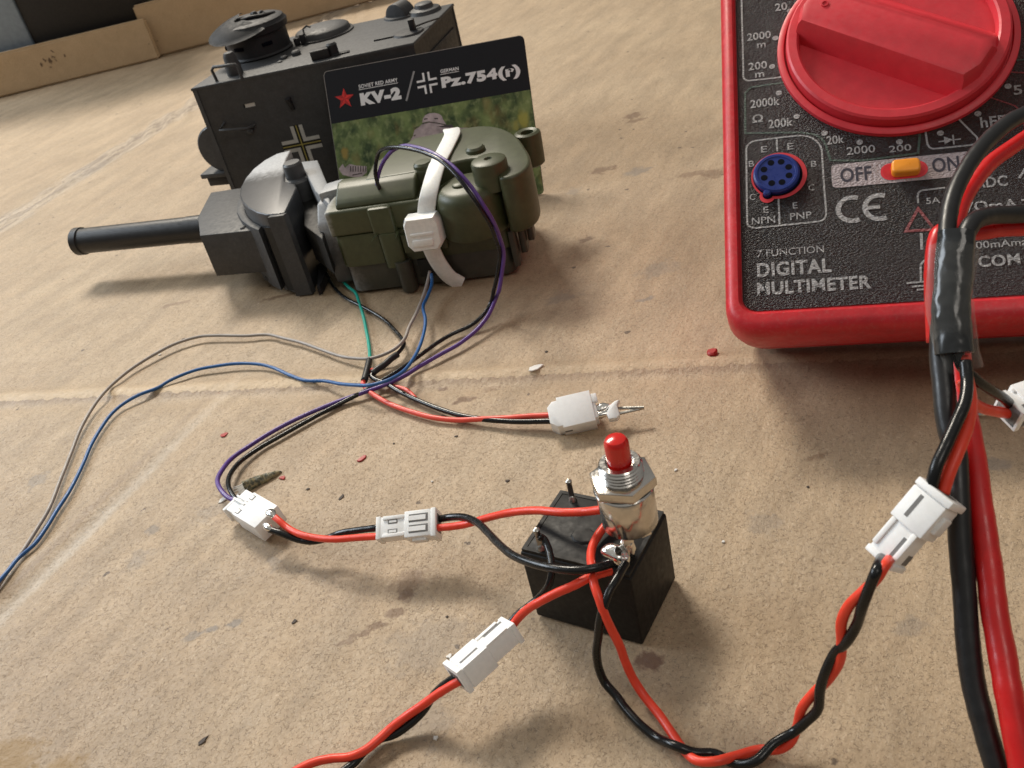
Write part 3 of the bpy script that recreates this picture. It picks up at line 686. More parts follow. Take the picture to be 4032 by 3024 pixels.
# lower shell, middle shell, top shell (with steps between)
bm = bmesh.new(); add_prism(bm, rrect(2.0, .8, 50, 35, 3), .9, 9.0, .3, 2); finish('lower_shell', bm, M['olive2'], gear)
bm = bmesh.new(); add_prism(bm, rrect(1.5, .1, 51, 36, 3), 9.1, 18.6, .35, 2); finish('middle_shell', bm, M['olive'], gear)
bm = bmesh.new(); add_prism(bm, rrect(5, 3, 46, 33, 2), -.1, .85); finish('base_plate', bm, M['tankdk'], gear)
# top shell, left part: an extrusion along x with a sloped shoulder
def extr(bm, x1, x2, prof, bev=.5):
    b = bmesh.new(); A = [b.verts.new((x1, y, z)) for y, z in prof]; B = [b.verts.new((x2, y, z)) for y, z in prof]
    b.faces.new(A); b.faces.new(B[::-1]); n = len(prof)
    for i in range(n): b.faces.new((A[i], A[(i+1) % n], B[(i+1) % n], B[i]))
    if bev: bmesh.ops.bevel(b, geom=b.edges[:], offset=bev, segments=3, affect='EDGES', profile=.5)
    merge(bm, b)
bm = bmesh.new(); extr(bm, 1.2, 33, [(-.2, 18.7), (-.2, 26.2), (5, 26.4), (11.8, 26.4), (11.8, 18.7)], .8); add_prism(bm, [(11, 10), (33, 10), (33, 36), (21, 36), (12, 27)], 18.7, 26.4, .6)
finish('top_shell', bm, M['olive'], gear, ang=50)
bm = bmesh.new(); extr(bm, 4.6, 27.5, [(.9, 26.0), (1.2, 27.2), (2.2, 28.2), (6.0, 30.4), (8.4, 30.8), (11.5, 30.8), (11.5, 26.0)], .7)
finish('raised_lid', bm, M['olive'], gear, ang=50)
bm = bmesh.new()
hp = spline([(x_, y_, 0) for x_, y_ in ((36, 37.2), (41, 36.8), (45.8, 34.2), (50, 29.5), (53.2, 24), (56.4, 15.5), (59.0, 6.5), (59.2, 1), (57.6, -3), (54.6, -4.8), (52.2, -4.2), (51.6, -1), (51.2, 3), (49.8, 6.8), (47.2, 9.8), (43, 11.7), (38.5, 11.4), (34.5, 9.4), (31, 8.4))], 4)
hp = [(p.x, p.y) for p in hp]
add_prism(bm, [(28, 8.0), (12.6, 7.6), (12.0, 19.4), (21.0, 35.2)] + hp, 24.0, 31.0, .9, 4)
finish('top_plate', bm, M['olive'], gear, ang=50)
bm = bmesh.new(); cw = [p for p in hp if p[0] > 40]
def scl(k): return [((p[0]-47)*k+47, (p[1]-15)*k+15) for p in cw]
add_loft(bm, [[(*p, 15.3) for p in scl(.96)], [(*p, 16.2) for p in scl(.995)], [(*p, 22) for p in scl(1.012)], [(*p, 28.6) for p in scl(1.004)], [(*p, 29.7) for p in scl(.985)], [(*p, 30.3) for p in scl(.96)], [(*p, 30.6) for p in scl(.92)]])
finish('round_housing', bm, M['olive'], gear, ang=60)
bm = bmesh.new(); add_lathe(bm, [(8.8, 15.2), (9.2, 16.0), (9.2, 24.6), (8.9, 26.3), (8.0, 27.6), (6.6, 28.3), (0, 28.6)], 48); o = finish('motor_dome', bm, M['olive'], gear); shift(o, (41.9, 1.9, 0))
bm = bmesh.new(); add_prism(bm, [(26.5, .2), (51.3, .2), (51.3, 11), (26.5, 11)], 18.7, 25.2, .8, 3); finish('shelf', bm, M['olive'], gear)
bm = bmesh.new(); add_lathe(bm, [(2.2, 28.0), (2.1, 28.9), (1.6, 29.2), (0, 29.2)], 20); o = finish('stud', bm, M['olive'], gear); q2_ = gl(1262, 665, z=29); shift(o, (q2_.x, q2_.y, 0))
bm = bmesh.new(); add_lathe(bm, [(4.75, 26.5), (4.75, 33.2), (4.5, 33.8), (3.9, 34.1), (1.1, 34.2), (.9, 33.7), (0, 33.6)], 40); o = finish('boss', bm, M['olive'], gear); shift(o, (49.0, 1.6, 0))
for (x, y) in ((1387, 365), (960, 492)):
    q = gl(x, y, z=32.3); bm = bmesh.new(); add_lathe(bm, [(2.8, 30.5), (2.7, 31.8), (2.1, 32.4), (0, 32.5)], 28); o = finish('stud', bm, M['olive'], gear); shift(o, (q.x, q.y, 0))
# screw lug at the far right
q = Vector((55.0, 31.0, 0))
bm = bmesh.new(); add_lathe(bm, [(1.9, 29.4), (1.9, 31.2), (2.9, 31.5), (3.7, 31.1), (3.9, 30.2), (3.6, 22), (2.8, 21.4), (0, 21.4)], 28); add_lathe(bm, [(0, 29.5), (1.9, 29.5)], 28)
o = finish('screw_lug', bm, M['olive'], gear); shift(o, (q.x, q.y, -2.2))
q = gl(1740, 1080, b_=6)
for k, (dx, zb, zt) in enumerate(((0, 3.5, 14), (2.2, 6, 15.5), (4.2, 8.2, 15))):
    bm = bmesh.new(); add_prism(bm, rrect(-.9, -2, .9, 2, .5, 3), zb, zt, .3); o = finish('fin', bm, M['olive2'], gear); shift(o, (51.0+dx, 1.5+k*2.6, 0))
# column on the near face
bm = bmesh.new(); add_prism(bm, rrect(13.8, -1.5, 20.6, .6, .9, 4), 18.75, 26.0, .7); finish('column_head', bm, M['olive'], gear)
bm = bmesh.new(); add_prism(bm, rrect(14.8, -1.9, 20.8, .6, 1.6, 4), 8.2, 18.7, .5); finish('column', bm, M['olive'], gear)
bm = bmesh.new(); add_lathe(bm, [(2.0, 0), (2.3, .5), (2.4, 9.5)], 22); o = finish('column_foot', bm, M['olive2'], gear); shift(o, (19.6, -.6, .3))
bm = bmesh.new(); add_prism(bm, rrect(21.0, -1.4, 33.5, .4, .6, 3), 12, 17.4, .4); finish('wire_clip', bm, M['olive'], gear)
bm = bmesh.new(); add_box(bm, (23.4, -.35, 3.6), (28, .5, 8.9), .15); finish('cable_hole', bm, M['d_black'], gear)
# pale neck that joins the box to the mantlet
bm = bmesh.new(); extr(bm, -3.8, 1.6, [(5, 2), (3.2, 12), (4.5, 21), (9, 25.5), (22, 25.8), (22, 2)], .9)
finish('neck', bm, M['primer'], gear, ang=50)
bm = bmesh.new(); add_prism(bm, [(-2.5, 10), (3.5, 12.2), (10.5, 12.6), (9.5, 16), (2, 19), (-2.5, 17)], 25.2, 28.0, .5); finish('neck_plate', bm, M['primer'], gear)

# cable tie
q = lambda x, y, **k: gl(x, y, **k)
tie = thing('cable_tie', 'milky white cable tie strapped round the olive green gearbox', 'cable tie', GM)
path = [(32.5, 36.3, 12), (32.4, 36.6, 26), (32.3, 35.4, 31.4)]
for (x, y, z) in ((1205, 260, 31.9), (1140, 400, 31.7), (1080, 520, 31.6)): 
    p = q(x, y, z=z); path.append((p.x, p.y, p.z))
for (x, y, b_) in ((1010, 770, -1.3), (992, 900, -3.0), (985, 1060, -4.2), (1030, 1190, -3.6), (1100, 1330, -2.4), (1200, 1445, -1.2)):
    p = q(x, y, b_=b_); path.append((p.x, p.y, max(p.z, .7)))
p = q(1290, 1478, z=.7); path.append((p.x, p.y, .6))
def strap(pts, w_, t_, name, par, mat, widthdir):
    S = spline(pts, 8); b = bmesh.new(); rings = []
    for i, p in enumerate(S):
        t = (S[min(i+1, len(S)-1)]-S[max(i-1, 0)]).normalized(); wd = (Vector(widthdir)-t*Vector(widthdir).dot(t)).normalized(); n = t.cross(wd)
        ww = w_*(1 if i < len(S)-5 else .75+.05*(len(S)-1-i))
        rings.append([b.verts.new(p+wd*a_*ww/2+n*c_*t_/2) for a_, c_ in ((-1, -.5), (-.8, -1), (.8, -1), (1, -.5), (1, .5), (.8, 1), (-.8, 1), (-1, .5))])
    for A, B in zip(rings, rings[1:]):
        for k in range(8): b.faces.new((A[k], A[(k+1) % 8], B[(k+1) % 8], B[k]))
    b.faces.new(rings[0]); b.faces.new(rings[-1][::-1]); bm = bmesh.new(); merge(bm, b); return finish(name, bm, mat, par, ang=40)
strap(path, 4.7, .9, 'strap', tie, M['tie'], (1, 0, 0))
p = q(980, 1060, b_=-5.2)
bm = bmesh.new(); b = bmesh.new()
lp = lambda w_, h_, y: [(sx*w_/2*k1, y, sz*h_/2*k2) for sx, sz, k1, k2 in ((-1, -1, .72, 1), (1, -1, .72, 1), (1, -1, 1, .62), (1, 1, 1, .62), (1, 1, .82, 1), (-1, 1, .82, 1), (-1, 1, 1, .62), (-1, -1, 1, .62))]
add_loft(bm, [lp(7.6, 7.4, 2.6), lp(8.3, 8.0, 1.8), lp(8.3, 8.0, -1.6), lp(7.5, 7.2, -2.4)])
hd = finish('tie_head', bm, M['tie'], tie, ang=30); hd.scale = (1.17, 1.1, 1.17); hd.location = (p.x, p.y, p.z); hd.rotation_euler = (-.12, 0, 0)
bm = bmesh.new(); add_box(bm, (-2.6, -2.95, -2.6), (2.2, -2.3, -1.0), .25); add_box(bm, (-2.9, -2.75, -.2), (2.6, -2.3, .5), .2); finish('pawl_window', bm, M['tie'], hd)

# ------------------------------------------------------------------ gun with mantlet
C4 = lambda x, y: ((200+x*.5425)/KD, (550+y*.5425)/KD)
BZ = 13.0
mz = at(*C4(190, 740), BZ); rt = at(*C4(1070, 648), BZ); bd_ = (rt-mz).normalized()
GUN = frame(rt, bd_, (0, 0, 1)); GUI = GUN.inverted()
gun = thing('gun_mantlet', 'dark grey gun barrel with boxy cradle and half round mantlet, before the turret', 'model gun', GUN)
M['gun'] = plastic('black barrel plastic', (.014, .014, .015), .40, .15, 5, .25, .04)
Lb = (rt-mz).length; RB = 4.3
bm = bmesh.new(); prof = [(0, -Lb+2.5), (3.3, -Lb+2.5), (3.5, -Lb), (4.35, -Lb), (4.6, -Lb+.3), (4.6, -Lb+2.6), (4.2, -Lb+2.8), (4.2, -3.2), (4.35, -3.1), (4.4, 3)]
add_lathe(bm, prof, 48, Matrix.Rotation(PI/2, 4, 'Y')); finish('barrel', bm, M['gun'], gun)
bm = bmesh.new(); add_lathe(bm, [(0, -Lb+2.55), (3.2, -Lb+2.6), (3.3, -Lb+.3)], 32, Matrix.Rotation(PI/2, 4, 'Y')); finish('bore', bm, M['hole'], gun)
TB, BB = 20.2, 6.3
bp = [GUI @ at(*C4(*c), TB) for c in ((1080, 695), (1064, 560), (1160, 380), (1400, 345), (1480, 655))]
bm = bmesh.new(); add_prism(bm, [(p.x, p.y) for p in bp], BB-BZ, TB-BZ, .5, 2, botbev=True); finish('cradle_box', bm, M['tank'], gun)
# half round mantlet standing on its end; the outline of its flat end plate
ZE = 26.0
outl = [(1700, 527), (1635, 540), (1560, 543), (1490, 525), (1432, 495), (1390, 455), (1369, 405), (1375, 345), (1410, 280), (1470, 210), (1550, 148), (1640, 100), (1740, 75), (1712, 130), (1690, 190), (1700, 300), (1770, 318), (1786, 345)]
cpnt = [GUI @ at(*C4(*c), ZE) for c in outl]
M['mant'] = overspray('mantlet paint with bright overspray', (.042, .044, .048), (.62, .63, .64), lambda s, X, Y, Z: s.math('MULTIPLY', s.rng(s.math('ADD', Y, s.math('MULTIPLY', X, -.15)), -9., 14.), s.rng(Z, 8., 13.)), .36)
bm = bmesh.new(); add_prism(bm, [(p.x, p.y) for p in cpnt], .6-BZ, ZE-BZ, .5, 3); finish('mantlet_drum', bm, M['mant'], gun)
# curved cover band around the drum, behind the cradle box
i0 = cpnt[3:9]
cc_ = Vector((sum(p.x for p in cpnt[2:13])/11+8, sum(p.y for p in cpnt[2:13])/11, 0))
band = []
ring_o = [(Vector((p.x, p.y, 0)) + (Vector((p.x, p.y, 0))-cc_).normalized()*2.6) for p in cpnt[3:11]]; ring_i = [Vector((p.x, p.y, 0)) for p in cpnt[3:11]]
bm = bmesh.new(); add_prism(bm, [(p.x, p.y) for p in ring_o]+[(p.x, p.y) for p in ring_i[::-1]], 1.5-BZ, 21.6-BZ, .4, 2, botbev=True); finish('cover_band', bm, M['tank'], gun)
p0, p1 = Vector((cpnt[1].x, cpnt[1].y, 0)), Vector((cpnt[0].x, cpnt[0].y, 0))
# dark slot strip and near plate
sd = (Vector((cpnt[0].x, cpnt[0].y))-Vector((cpnt[3].x, cpnt[3].y))).normalized(); nn = Vector((sd.y, -sd.x))
a = Vector((cpnt[2].x, cpnt[2].y))
bm = bmesh.new(); add_prism(bm, [tuple(a+nn*.35-sd*2.2), tuple(a+nn*.35+sd*.8), tuple(a-nn*.6+sd*.8), tuple(a-nn*.6-sd*2.2)], 1.5-BZ, 22.0-BZ); finish('dark_slot', bm, M['d_black'], gun)
bm = bmesh.new(); add_prism(bm, [tuple(a+nn*1.3+sd*1.2), tuple(Vector((cpnt[0].x, cpnt[0].y))+nn*1.3+sd*.2), tuple(Vector((cpnt[0].x, cpnt[0].y))+sd*.2-nn*.6), tuple(a-nn*.8+sd*1.2)], .2-BZ, ZE-.25-BZ, .4, 2); finish('near_plate', bm, M['tank'], gun)
for (x, y, z) in ((1408, 640, 19.8), (1585, 990, 3.0)):
    p = GUI @ at(*C4(x, y), z); bm = bmesh.new(); add_lathe(bm, [(.9, -.8), (.9, .8), (.5, 1.1), (0, 1.1)], 10, Matrix.Rotation(PI/2, 4, 'X')); o = finish('bolt', bm, M['tank'], gun); o.location = (p.x, p.y-.8, p.z)
# pivot bolt, its tube and the bracket behind
M['brkt'] = overspray('bracket with dusty overspray', (.065, .067, .07), (.30, .31, .32), lambda s, X, Y, Z: s.rng(Z, 2., 15.), .45)
p = GUI @ at(*C4(1768, 225), 27.5)
bm = bmesh.new(); add_lathe(bm, [(4.9, -26.5), (4.9, -2.6), (4.4, -2.0), (3.1, -1.8), (2.9, 2.2), (2.4, 2.8), (0, 2.9)], 32); o = finish('pivot_bolt', bm, M['brkt'], gun); o.location = (p.x, p.y, p.z)
bk = [GUI @ at(*C4(*c), 26.5) for c in ((1800, 160), (1935, 145), (2012, 330), (2030, 480), (1915, 370), (1860, 260))]
bm = bmesh.new(); add_prism(bm, [(p.x, p.y) for p in bk], 19-BZ, 26.5-BZ, .5, 2); finish('bracket', bm, M['brkt'], gun)
bk = [GUI @ at(*C4(*c), 20) for c in ((1800, 330), (1930, 330), (1985, 560), (1965, 700), (1830, 600))]
bm = bmesh.new(); add_prism(bm, [(p.x, p.y) for p in bk], 8-BZ, 19-BZ, .5, 2); finish('inner_frame', bm, M['d_black'], gun)
pf = [GUI @ at(*C4(*c), .3) for c in ((1950, 1128), (1972, 1115), (2030, 1000), (2000, 930), (1960, 960))]
bm = bmesh.new(); add_prism(bm, [(p.x, p.y) for p in pf], .2-BZ, 3.0-BZ, .3, 2); finish('foot_plate', bm, M['tankdk'], gun)

# ------------------------------------------------------------------ relay
ry = -.633; ra = Vector((math.cos(ry), math.sin(ry), 0)); RO = Vector((10.297, 98.689, 0)); RM = frame(RO, ra, (0, 0, 1)); RI = RM.inverted()
RLn, RW, RH = 19.23, 14.97, 15.73
relay = thing('relay', 'black cube shaped relay lying pins up, with soldered wires on top', 'relay', RM)
bm = bmesh.new(); add_box(bm, (-RLn, 0, .1), (0, RW, RH-.6), .35, 3); finish('case', bm, M['relay'], relay)
bm = bmesh.new(); add_box(bm, (-RLn+.5, .5, RH-1.2), (-.5, RW-.5, RH-.1), .25, 2); finish('base', bm, M['relay'], relay)
bm = bmesh.new()
for L, w2 in (([(-RLn+.3, .3), (-.3, .3), (-.3, RW-.3), (-RLn+.3, RW-.3)], .6),):
    b = bmesh.new(); o4 = L; i4 = [(-RLn+1.0, 1.0), (-1.0, 1.0), (-1.0, RW-1.0), (-RLn+1.0, RW-1.0)]
    lo = [b.verts.new((*p, RH-.62)) for p in o4]; up = [b.verts.new((*p, RH)) for p in o4]; ui = [b.verts.new((*p, RH)) for p in i4]; li = [b.verts.new((*p, RH-.3)) for p in i4]
    for A, B in ((lo, up), (up, ui), (ui, li)):
        for k in range(4): b.faces.new((A[k], A[(k+1) % 4], B[(k+1) % 4], B[k]))
    merge(bm, b)
finish('rim', bm, M['relay'], relay)
crr = lambda x, y: ((1900+.6632*x)/KD, (1600+.6632*y)/KD)
for (xb, yb, xt, yt) in ((535, 555, 520, 462), (348, 845, 318, 742)):
    p = RI @ at(*crr(xb, yb), RH); bm = bmesh.new()
    add_box(bm, (-.45, -.2, -.3), (.45, .2, 4.0), .1, 1, Matrix.Translation(p) @ Matrix.Rotation(.5, 4, 'Z')); add_lathe(bm, [(.75, -.2), (.45, .8), (0, 1.2)], 12, Matrix.Translation(p)); add_lathe(bm, [(0, 3.2), (.5, 3.6), (.55, 4.2), (0, 4.7)], 10, Matrix.Translation(p))
    finish('pin', bm, M['pin'], relay)
p = RI @ at(*crr(600, 770), RH); bm = bmesh.new()
add_lathe(bm, [(2.2, 0), (1.9, .25), (0, .4)], 9, Matrix.Translation(p) @ Matrix.Diagonal((1, .8, 1, 1))); finish('glue_blob', bm, M['relay'], relay)
# solder blob that joins button terminal and front pin
p = RI @ at(*crr(805, 895), RH+.8); bm = bmesh.new(); b = bmesh.new()
bmesh.ops.create_icosphere(b, subdivisions=4, radius=1)
for v_ in b.verts:
    n_ = mnoise.noise(v_.co*.9+Vector((3, 1, 2))); v_.co = v_.co*(1+.38*n_); v_.co = Vector((v_.co.x*2.2, v_.co.y*1.6, v_.co.z*1.6+.5))
merge(bm, b, Matrix.Translation(p)); finish('solder_blob', bm, M['solder'], relay)
p = RI @ at(*crr(868, 850), RH+1.5); bm = bmesh.new(); b = bmesh.new()
bmesh.ops.create_icosphere(b, subdivisions=4, radius=1)
for v_ in b.verts:
    n_ = mnoise.noise(v_.co*1.8+Vector((7, 1, 2))); v_.co = v_.co*(1+.35*n_); v_.co = Vector((v_.co.x*1.0, v_.co.y*.9, v_.co.z*2.6+.8))
merge(bm, b, Matrix.Translation(p)); finish('solder_blob', bm, M['solder'], relay)

# ------------------------------------------------------------------ push button
bpz = at_depth(*crr(878, 684), 139)
tdir = Vector((-.01, .012, 1)).normalized()
BM = frame(bpz, Vector((1, .25, 0)), tdir)
btn = thing('push_button', 'chrome push button with red cap standing on the black relay', 'button', BM)
bm = bmesh.new(); add_lathe(bm, [(0, 0), (3.8, 0), (4.15, .3), (4.2, 6.6), (3.9, 7.0), (3.7, 7.1), (3.7, 7.3)], 56); finish('barrel', bm, M['chrome'], btn, ang=50)
bm = bmesh.new(); hexp = [(4.95*math.cos(PI/3*k+.35), 4.95*math.sin(PI/3*k+.35)) for k in range(6)]
add_prism(bm, hexp, 7.35, 9.1, .3, 2, botbev=True); finish('nut', bm, M['chrome'], btn, ang=30)
bm = bmesh.new(); add_lathe(bm, [(0, 6.95), (4.3, 6.95), (4.5, 7.1), (4.3, 7.3), (0, 7.3)], 48); finish('washer', bm, M['chrome'], btn)
bm = bmesh.new(); pr = [(3.0, 8.9)]
for k in range(4): pr += [(3.2, 9.3+k*.55), (2.82, 9.57+k*.55)]
pr += [(3.05, 11.4), (2.85, 11.6), (2.1, 11.6), (2.0, 10.8), (0, 10.8)]
add_lathe(bm, pr, 48); finish('thread', bm, M['chrome'], btn, ang=25)
bm = bmesh.new(); add_lathe(bm, [(1.74, 10.8), (1.78, 14.7), (1.7, 15.2), (1.42, 15.65), (.8, 15.9), (0, 15.95)], 36); finish('cap', bm, M['cap_red'], btn)
bm = bmesh.new(); add_lathe(bm, [(0, -.7), (3.2, -.7), (3.3, 0), (0, 0)], 32); finish('bakelite_base', bm, M['relay'], btn)
for dx in (-1.4, 1.6):
    bm = bmesh.new(); add_box(bm, (dx-.8, -1.6, -2.6), (dx+.8, -1.2, -.6), .1); finish('terminal', bm, M['solder'], btn)

# ------------------------------------------------------------------ multimeter
mo = Vector((45.979, 149.829, 23.826)); myaw, mti = -.346, .568
ma = Vector((math.cos(myaw), math.sin(myaw), 0)); mb0 = Vector((-math.sin(myaw), math.cos(myaw), 0)); mb = mb0*math.cos(mti)+Vector((0, 0, math.sin(mti))); mn = ma.cross(mb)
MM = Matrix(((ma[0], mb[0], mn[0], mo[0]), (ma[1], mb[1], mn[1], mo[1]), (ma[2], mb[2], mn[2], mo[2]), (0, 0, 0, 1)))
mm = thing('multimeter', 'red digital multimeter with black face and big red dial, tilted up at the right', 'multimeter', MM)
def L_(x1, y1, x2, y2, r, z): return [(p[0], p[1], z) for p in rrect(x1, y1, x2, y2, r, 8)]
bm = bmesh.new()
add_loft(bm, [L_(-1.0, 7.0, 63.6, 119.5, 6, -31.6), L_(-2.0, 5.2, 64.6, 120.5, 7, -30), L_(-2.8, 1.5, 65.2, 120.8, 7, -22), L_(-3.2, -2.6, 65.6, 121, 6.8, -12.2)])
finish('back_shell', bm, M['m_red'], mm)
bm = bmesh.new()
add_loft(bm, [L_(-3.3, -2.6, 65.7, 121, 6.8, -12), L_(-3.4, -4.4, 65.8, 121, 6.5, -7), L_(-3.4, -5.0, 65.8, 121, 6.4, -1.6), L_(-3.1, -4.6, 65.5, 120.8, 6.1, -.2), L_(-2.3, -3.7, 64.7, 120, 5.4, .7), L_(-1.5, -2.6, 63.9, 119, 4.6, .95), L_(-.9, -1.2, 63.3, 118.2, 3.6, .9), L_(-.45, -.5, 62.9, 117.8, 3.2, .3), L_(-.3, -.3, 62.7, 117.6, 3.0, -.1)])
finish('front_shell', bm, M['m_red'], mm)
bm = bmesh.new(); bm.faces.new([bm.verts.new((p[0], p[1], .12)) for p in rrect(-.12, -.12, 62.5, 117.4, 2.8, 8)]); finish('face_panel', bm, M['m_panel'], mm, smooth=False)
bm = bmesh.new(); add_prism(bm, rrect(10, 78, 52, 80, .5, 2), -78, -31.6); stn = finish('stand', bm, M['m_red'], mm)
DX, DY = 31.0, 58.4; zf = .12
bm = bmesh.new(); add_lathe(bm, [(22.9, zf), (22.8, .9), (22.0, 1.3), (21.6, 1.25), (21.4, .5), (21.2, .5), (21.0, 2.9), (20.6, 3.3), (19.0, 3.4), (18.6, 3.1), (18.3, 1.1), (0, 1.0)], 96)
dial = finish('dial', bm, M['m_dial'], mm, ang=40); dial.location = (DX, DY, 0)
ba = math.radians(-33.0); bl = 18.9
def barp(lo, hi, l): return [(-l, lo*.5), (-l+1.5, lo), (l-1.5, lo), (l, lo*.5), (l, hi*.5), (l-1.5, hi), (-l+1.5, hi), (-l, hi*.5)]
bm = bmesh.new(); add_loft(bm, [[(*p, 1.0) for p in barp(-8.6, 8.3, 19.3)], [(*p, 5.2) for p in barp(-7.3, 3.6, 18.9)], [(*p, 6.2) for p in barp(-6.8, 2.2, 18.4)], [(*p, 6.5) for p in barp(-6.0, 1.2, 17.6)]])
o = finish('pointer_bar', bm, M['m_dial'], dial, ang=30); o.rotation_euler = (0, 0, ba)
bm = bmesh.new(); add_lathe(bm, [(.8, 8.7), (.75, 9.0), (.5, 9.02), (.4, 8.7)], 16, Matrix.Translation((-14.6, -1.8, -2.3))); o = finish('pointer_mark', bm, M['m_dial'], dial); o.rotation_euler = (0, 0, ba)
z1 = zf+.05; z2 = zf+.09; z3 = zf+.13
def prints(name, mat, fn, label=None):
    b = bmesh.new(); fn(b); o = finish(name, b, M[mat], mm, smooth=False)
    if label: o['label'] = label
    return o
for (t, x, y, w_, h, bo) in (('20', 8.1, 70.5, 2.5, 2.1, .02), ('2000', 2.1, 63.6, 4.9, 2.0, .02), ('m', 4.1, 61.4, 1.8, 1.2, .02), ('200', 2.2, 55.8, 3.8, 2.0, .02), ('m', 3.5, 53.8, 1.9, 1.2, .02), ('2000k', 2.4, 46.2, 5.8, 2.1, .02), ('\u03a9', 2.7, 42.5, 2.1, 2.0, .02),
        ('200k', 5.8, 40.7, 4.8, 2.1, .02), ('20k', 16.8, 35.3, 3.3, 2.0, .02), ('2000', 20.4, 32.4, 5.2, 1.8, .01), ('200', 28.1, 32.0, 4.0, 1.5, .01), ('hFE', 44.6, 35.4, 4.4, 2.4, .02), ('5', 51.0, 42.0, 1.5, 2.2, .02),
        ('7 FUNCTION', 2.8, 11.25, 12.3, 1.55, .005), ('DIGITAL', 2.7, 6.9, 13.5, 3.1, .032), ('MULTIMETER', 2.6, 3.0, 20.4, 2.8, .032), ('ADC', 42.2, 22.2, 5.6, 2.3, .02), ('5A', 33.7, 19.8, 2.4, 1.35, .01), ('V\u03a9mA', 39.5, 17.2, 9.4, 2.3, .02),
        ('200mAmax', 40, 9.6, 10.8, 1.5, .01), ('COM', 41.2, 5.8, 6.8, 2.3, .03), ('NPN', 2.0, 18.65, 4.4, 1.5, .01), ('PNP', 9.2, 18.95, 4.0, 1.5, .01), ('E', 4.2, 35.1, 1.2, 1.5, .01), ('E', 9.3, 35.1, 1.2, 1.5, .01), ('B', 1.7, 32.0, 1.1, 1.4, .01),
        ('B', 13.6, 30.5, 1.1, 1.4, .01), ('C', 1.7, 24.2, 1.1, 1.4, .01), ('C', 12.9, 25.1, 1.1, 1.4, .01), ('E', 4.3, 21.0, .9, 1.4, .01), ('E', 9.8, 21.4, .9, 1.4, .01)):
    prints('lettering', 'p_white', lambda b: add_text(b, t, x, y, w_, h, z1, bo), 'white print reading '+t)
for (x, y) in ((11.1, 70.1), (7.9, 63.4), (7.0, 56.1), (8.1, 49.2), (11.4, 42.9), (16.5, 38.1), (22.9, 35.1), (30.1, 34.2), (37.5, 35.2), (44.4, 38.7), (50.2, 44.2)):
    prints('range_dot', 'p_white', lambda b: add_disc(b, x, y, .62, z1))
def arc(x, y, r, a, c, n=8): return [(x+r*math.cos(math.radians(a+(c-a)*k/n)), y+r*math.sin(math.radians(a+(c-a)*k/n))) for k in range(n+1)]
prints('range_outline', 'p_white', lambda b: add_ribbon(b, [(1.2, 95), (1.15, 56)] + arc(2.5, 54.6, 1.4, 180, 270, 5) + [(9.4, 53.1)], .36, z1))
prints('range_outline', 'p_green', lambda b: add_ribbon(b, [(9.5, 51.7), (2.6, 51.5), (1.4, 50.2), (1.2, 40.2), (8, 39.4), (12.1, 38.9)] + arc(12.5, 34.4, 4.2, 85, 10, 5) + [(17.3, 31.6), (22.9, 30.8), (33.2, 31.2), (33.9, 35.6)], .42, z1), 'green outline round the resistance ranges')
prints('range_outline', 'p_white', lambda b: add_ribbon(b, [(34.9, 36.0), (35.0, 33)] + arc(36.2, 32.9, 1.1, 190, 270, 4) + [(42.2, 31.8)] + arc(42.6, 33.0, 1.15, -80, 20, 5) + [(40.6, 38.6)], .36, z1))
prints('socket_outline', 'p_white', lambda b: add_ribbon(b, arc(3.2, 36.2, 1.9, 175, 90, 4) + [(7.3, 38.25)] + arc(11.4, 33.8, 4.4, 85, 5, 7) + [(15.8, 26), (15.9, 20.4)] + arc(14.4, 19.5, 1.45, 0, -88, 4) + [(2.6, 17.8)] + arc(2.4, 19.2, 1.3, 268, 180, 4), .36, z1, closed=True))
prints('socket_outline', 'p_white', lambda b: (add_ribbon(b, [(7.35, 38.1), (7.3, 35.0)], .36, z1), add_ribbon(b, [(7.2, 24.0), (7.2, 18.0)], .36, z1)))
prints('diode_symbol', 'p_white', lambda b: (add_ribbon(b, [(37.0, 33.3), (40.9, 33.4)], .26, z1), add_ribbon(b, [(39.6, 32.3), (39.6, 34.5)], .3, z2), b.faces.new([b.verts.new(q) for q in ((38.0, 32.5, z2+.02), (39.5, 33.4, z2+.02), (38.0, 34.3, z2+.02))])))
prints('switch_field', 'p_cream', lambda b: b.faces.new([b.verts.new((p[0], p[1], z1)) for p in rrect(17.3, 25.15, 42.3, 30.5, .9, 5)]))
for (t, x, y, w_, h) in (('OFF', 18.9, 26.25, 5.7, 3.2), ('ON', 35.4, 26.5, 4.7, 3.2)): prints('lettering', 'p_black', lambda b: add_text(b, t, x, y, w_, h, z2, .02), 'black print reading '+t)
prints('switch_slot', 'm_dial', lambda b: add_prism(b, rrect(26.2, 25.75, 34.6, 29.5, 1.8, 6), z2, z2+.03))
prints('slot_shadow_well', 'm_red', lambda b: add_prism(b, rrect(26.6, 26.1, 34.2, 29.2, 1.5, 6), z2+.03, z2+.07))
bm = bmesh.new(); add_prism(bm, rrect(28.1, 26.2, 33.2, 29.2, .9, 4), z2+.05, z2+1.8, .45, 3); finish('slide_knob', bm, M['m_orange'], mm)
def cemark(b):
    add_ribbon(b, arc(20.7, 20.15, 2.6, 65, 295, 18), .95, z1); add_ribbon(b, arc(25.5, 20.1, 2.6, 65, 295, 18), .95, z1); add_ribbon(b, [(23.1, 20.1), (25.6, 20.1)], .85, z2)
prints('ce_mark', 'p_white', cemark, 'white CE mark')
prints('warning_triangle', 'p_redln', lambda b: add_ribbon(b, [(32.2, 19.0), (29.7, 14.4), (34.6, 14.3)], .55, z1, closed=True))
prints('earth_line', 'p_white', lambda b: add_ribbon(b, [(32.3, 13.7), (32.1, 10.3)], .5, z1))
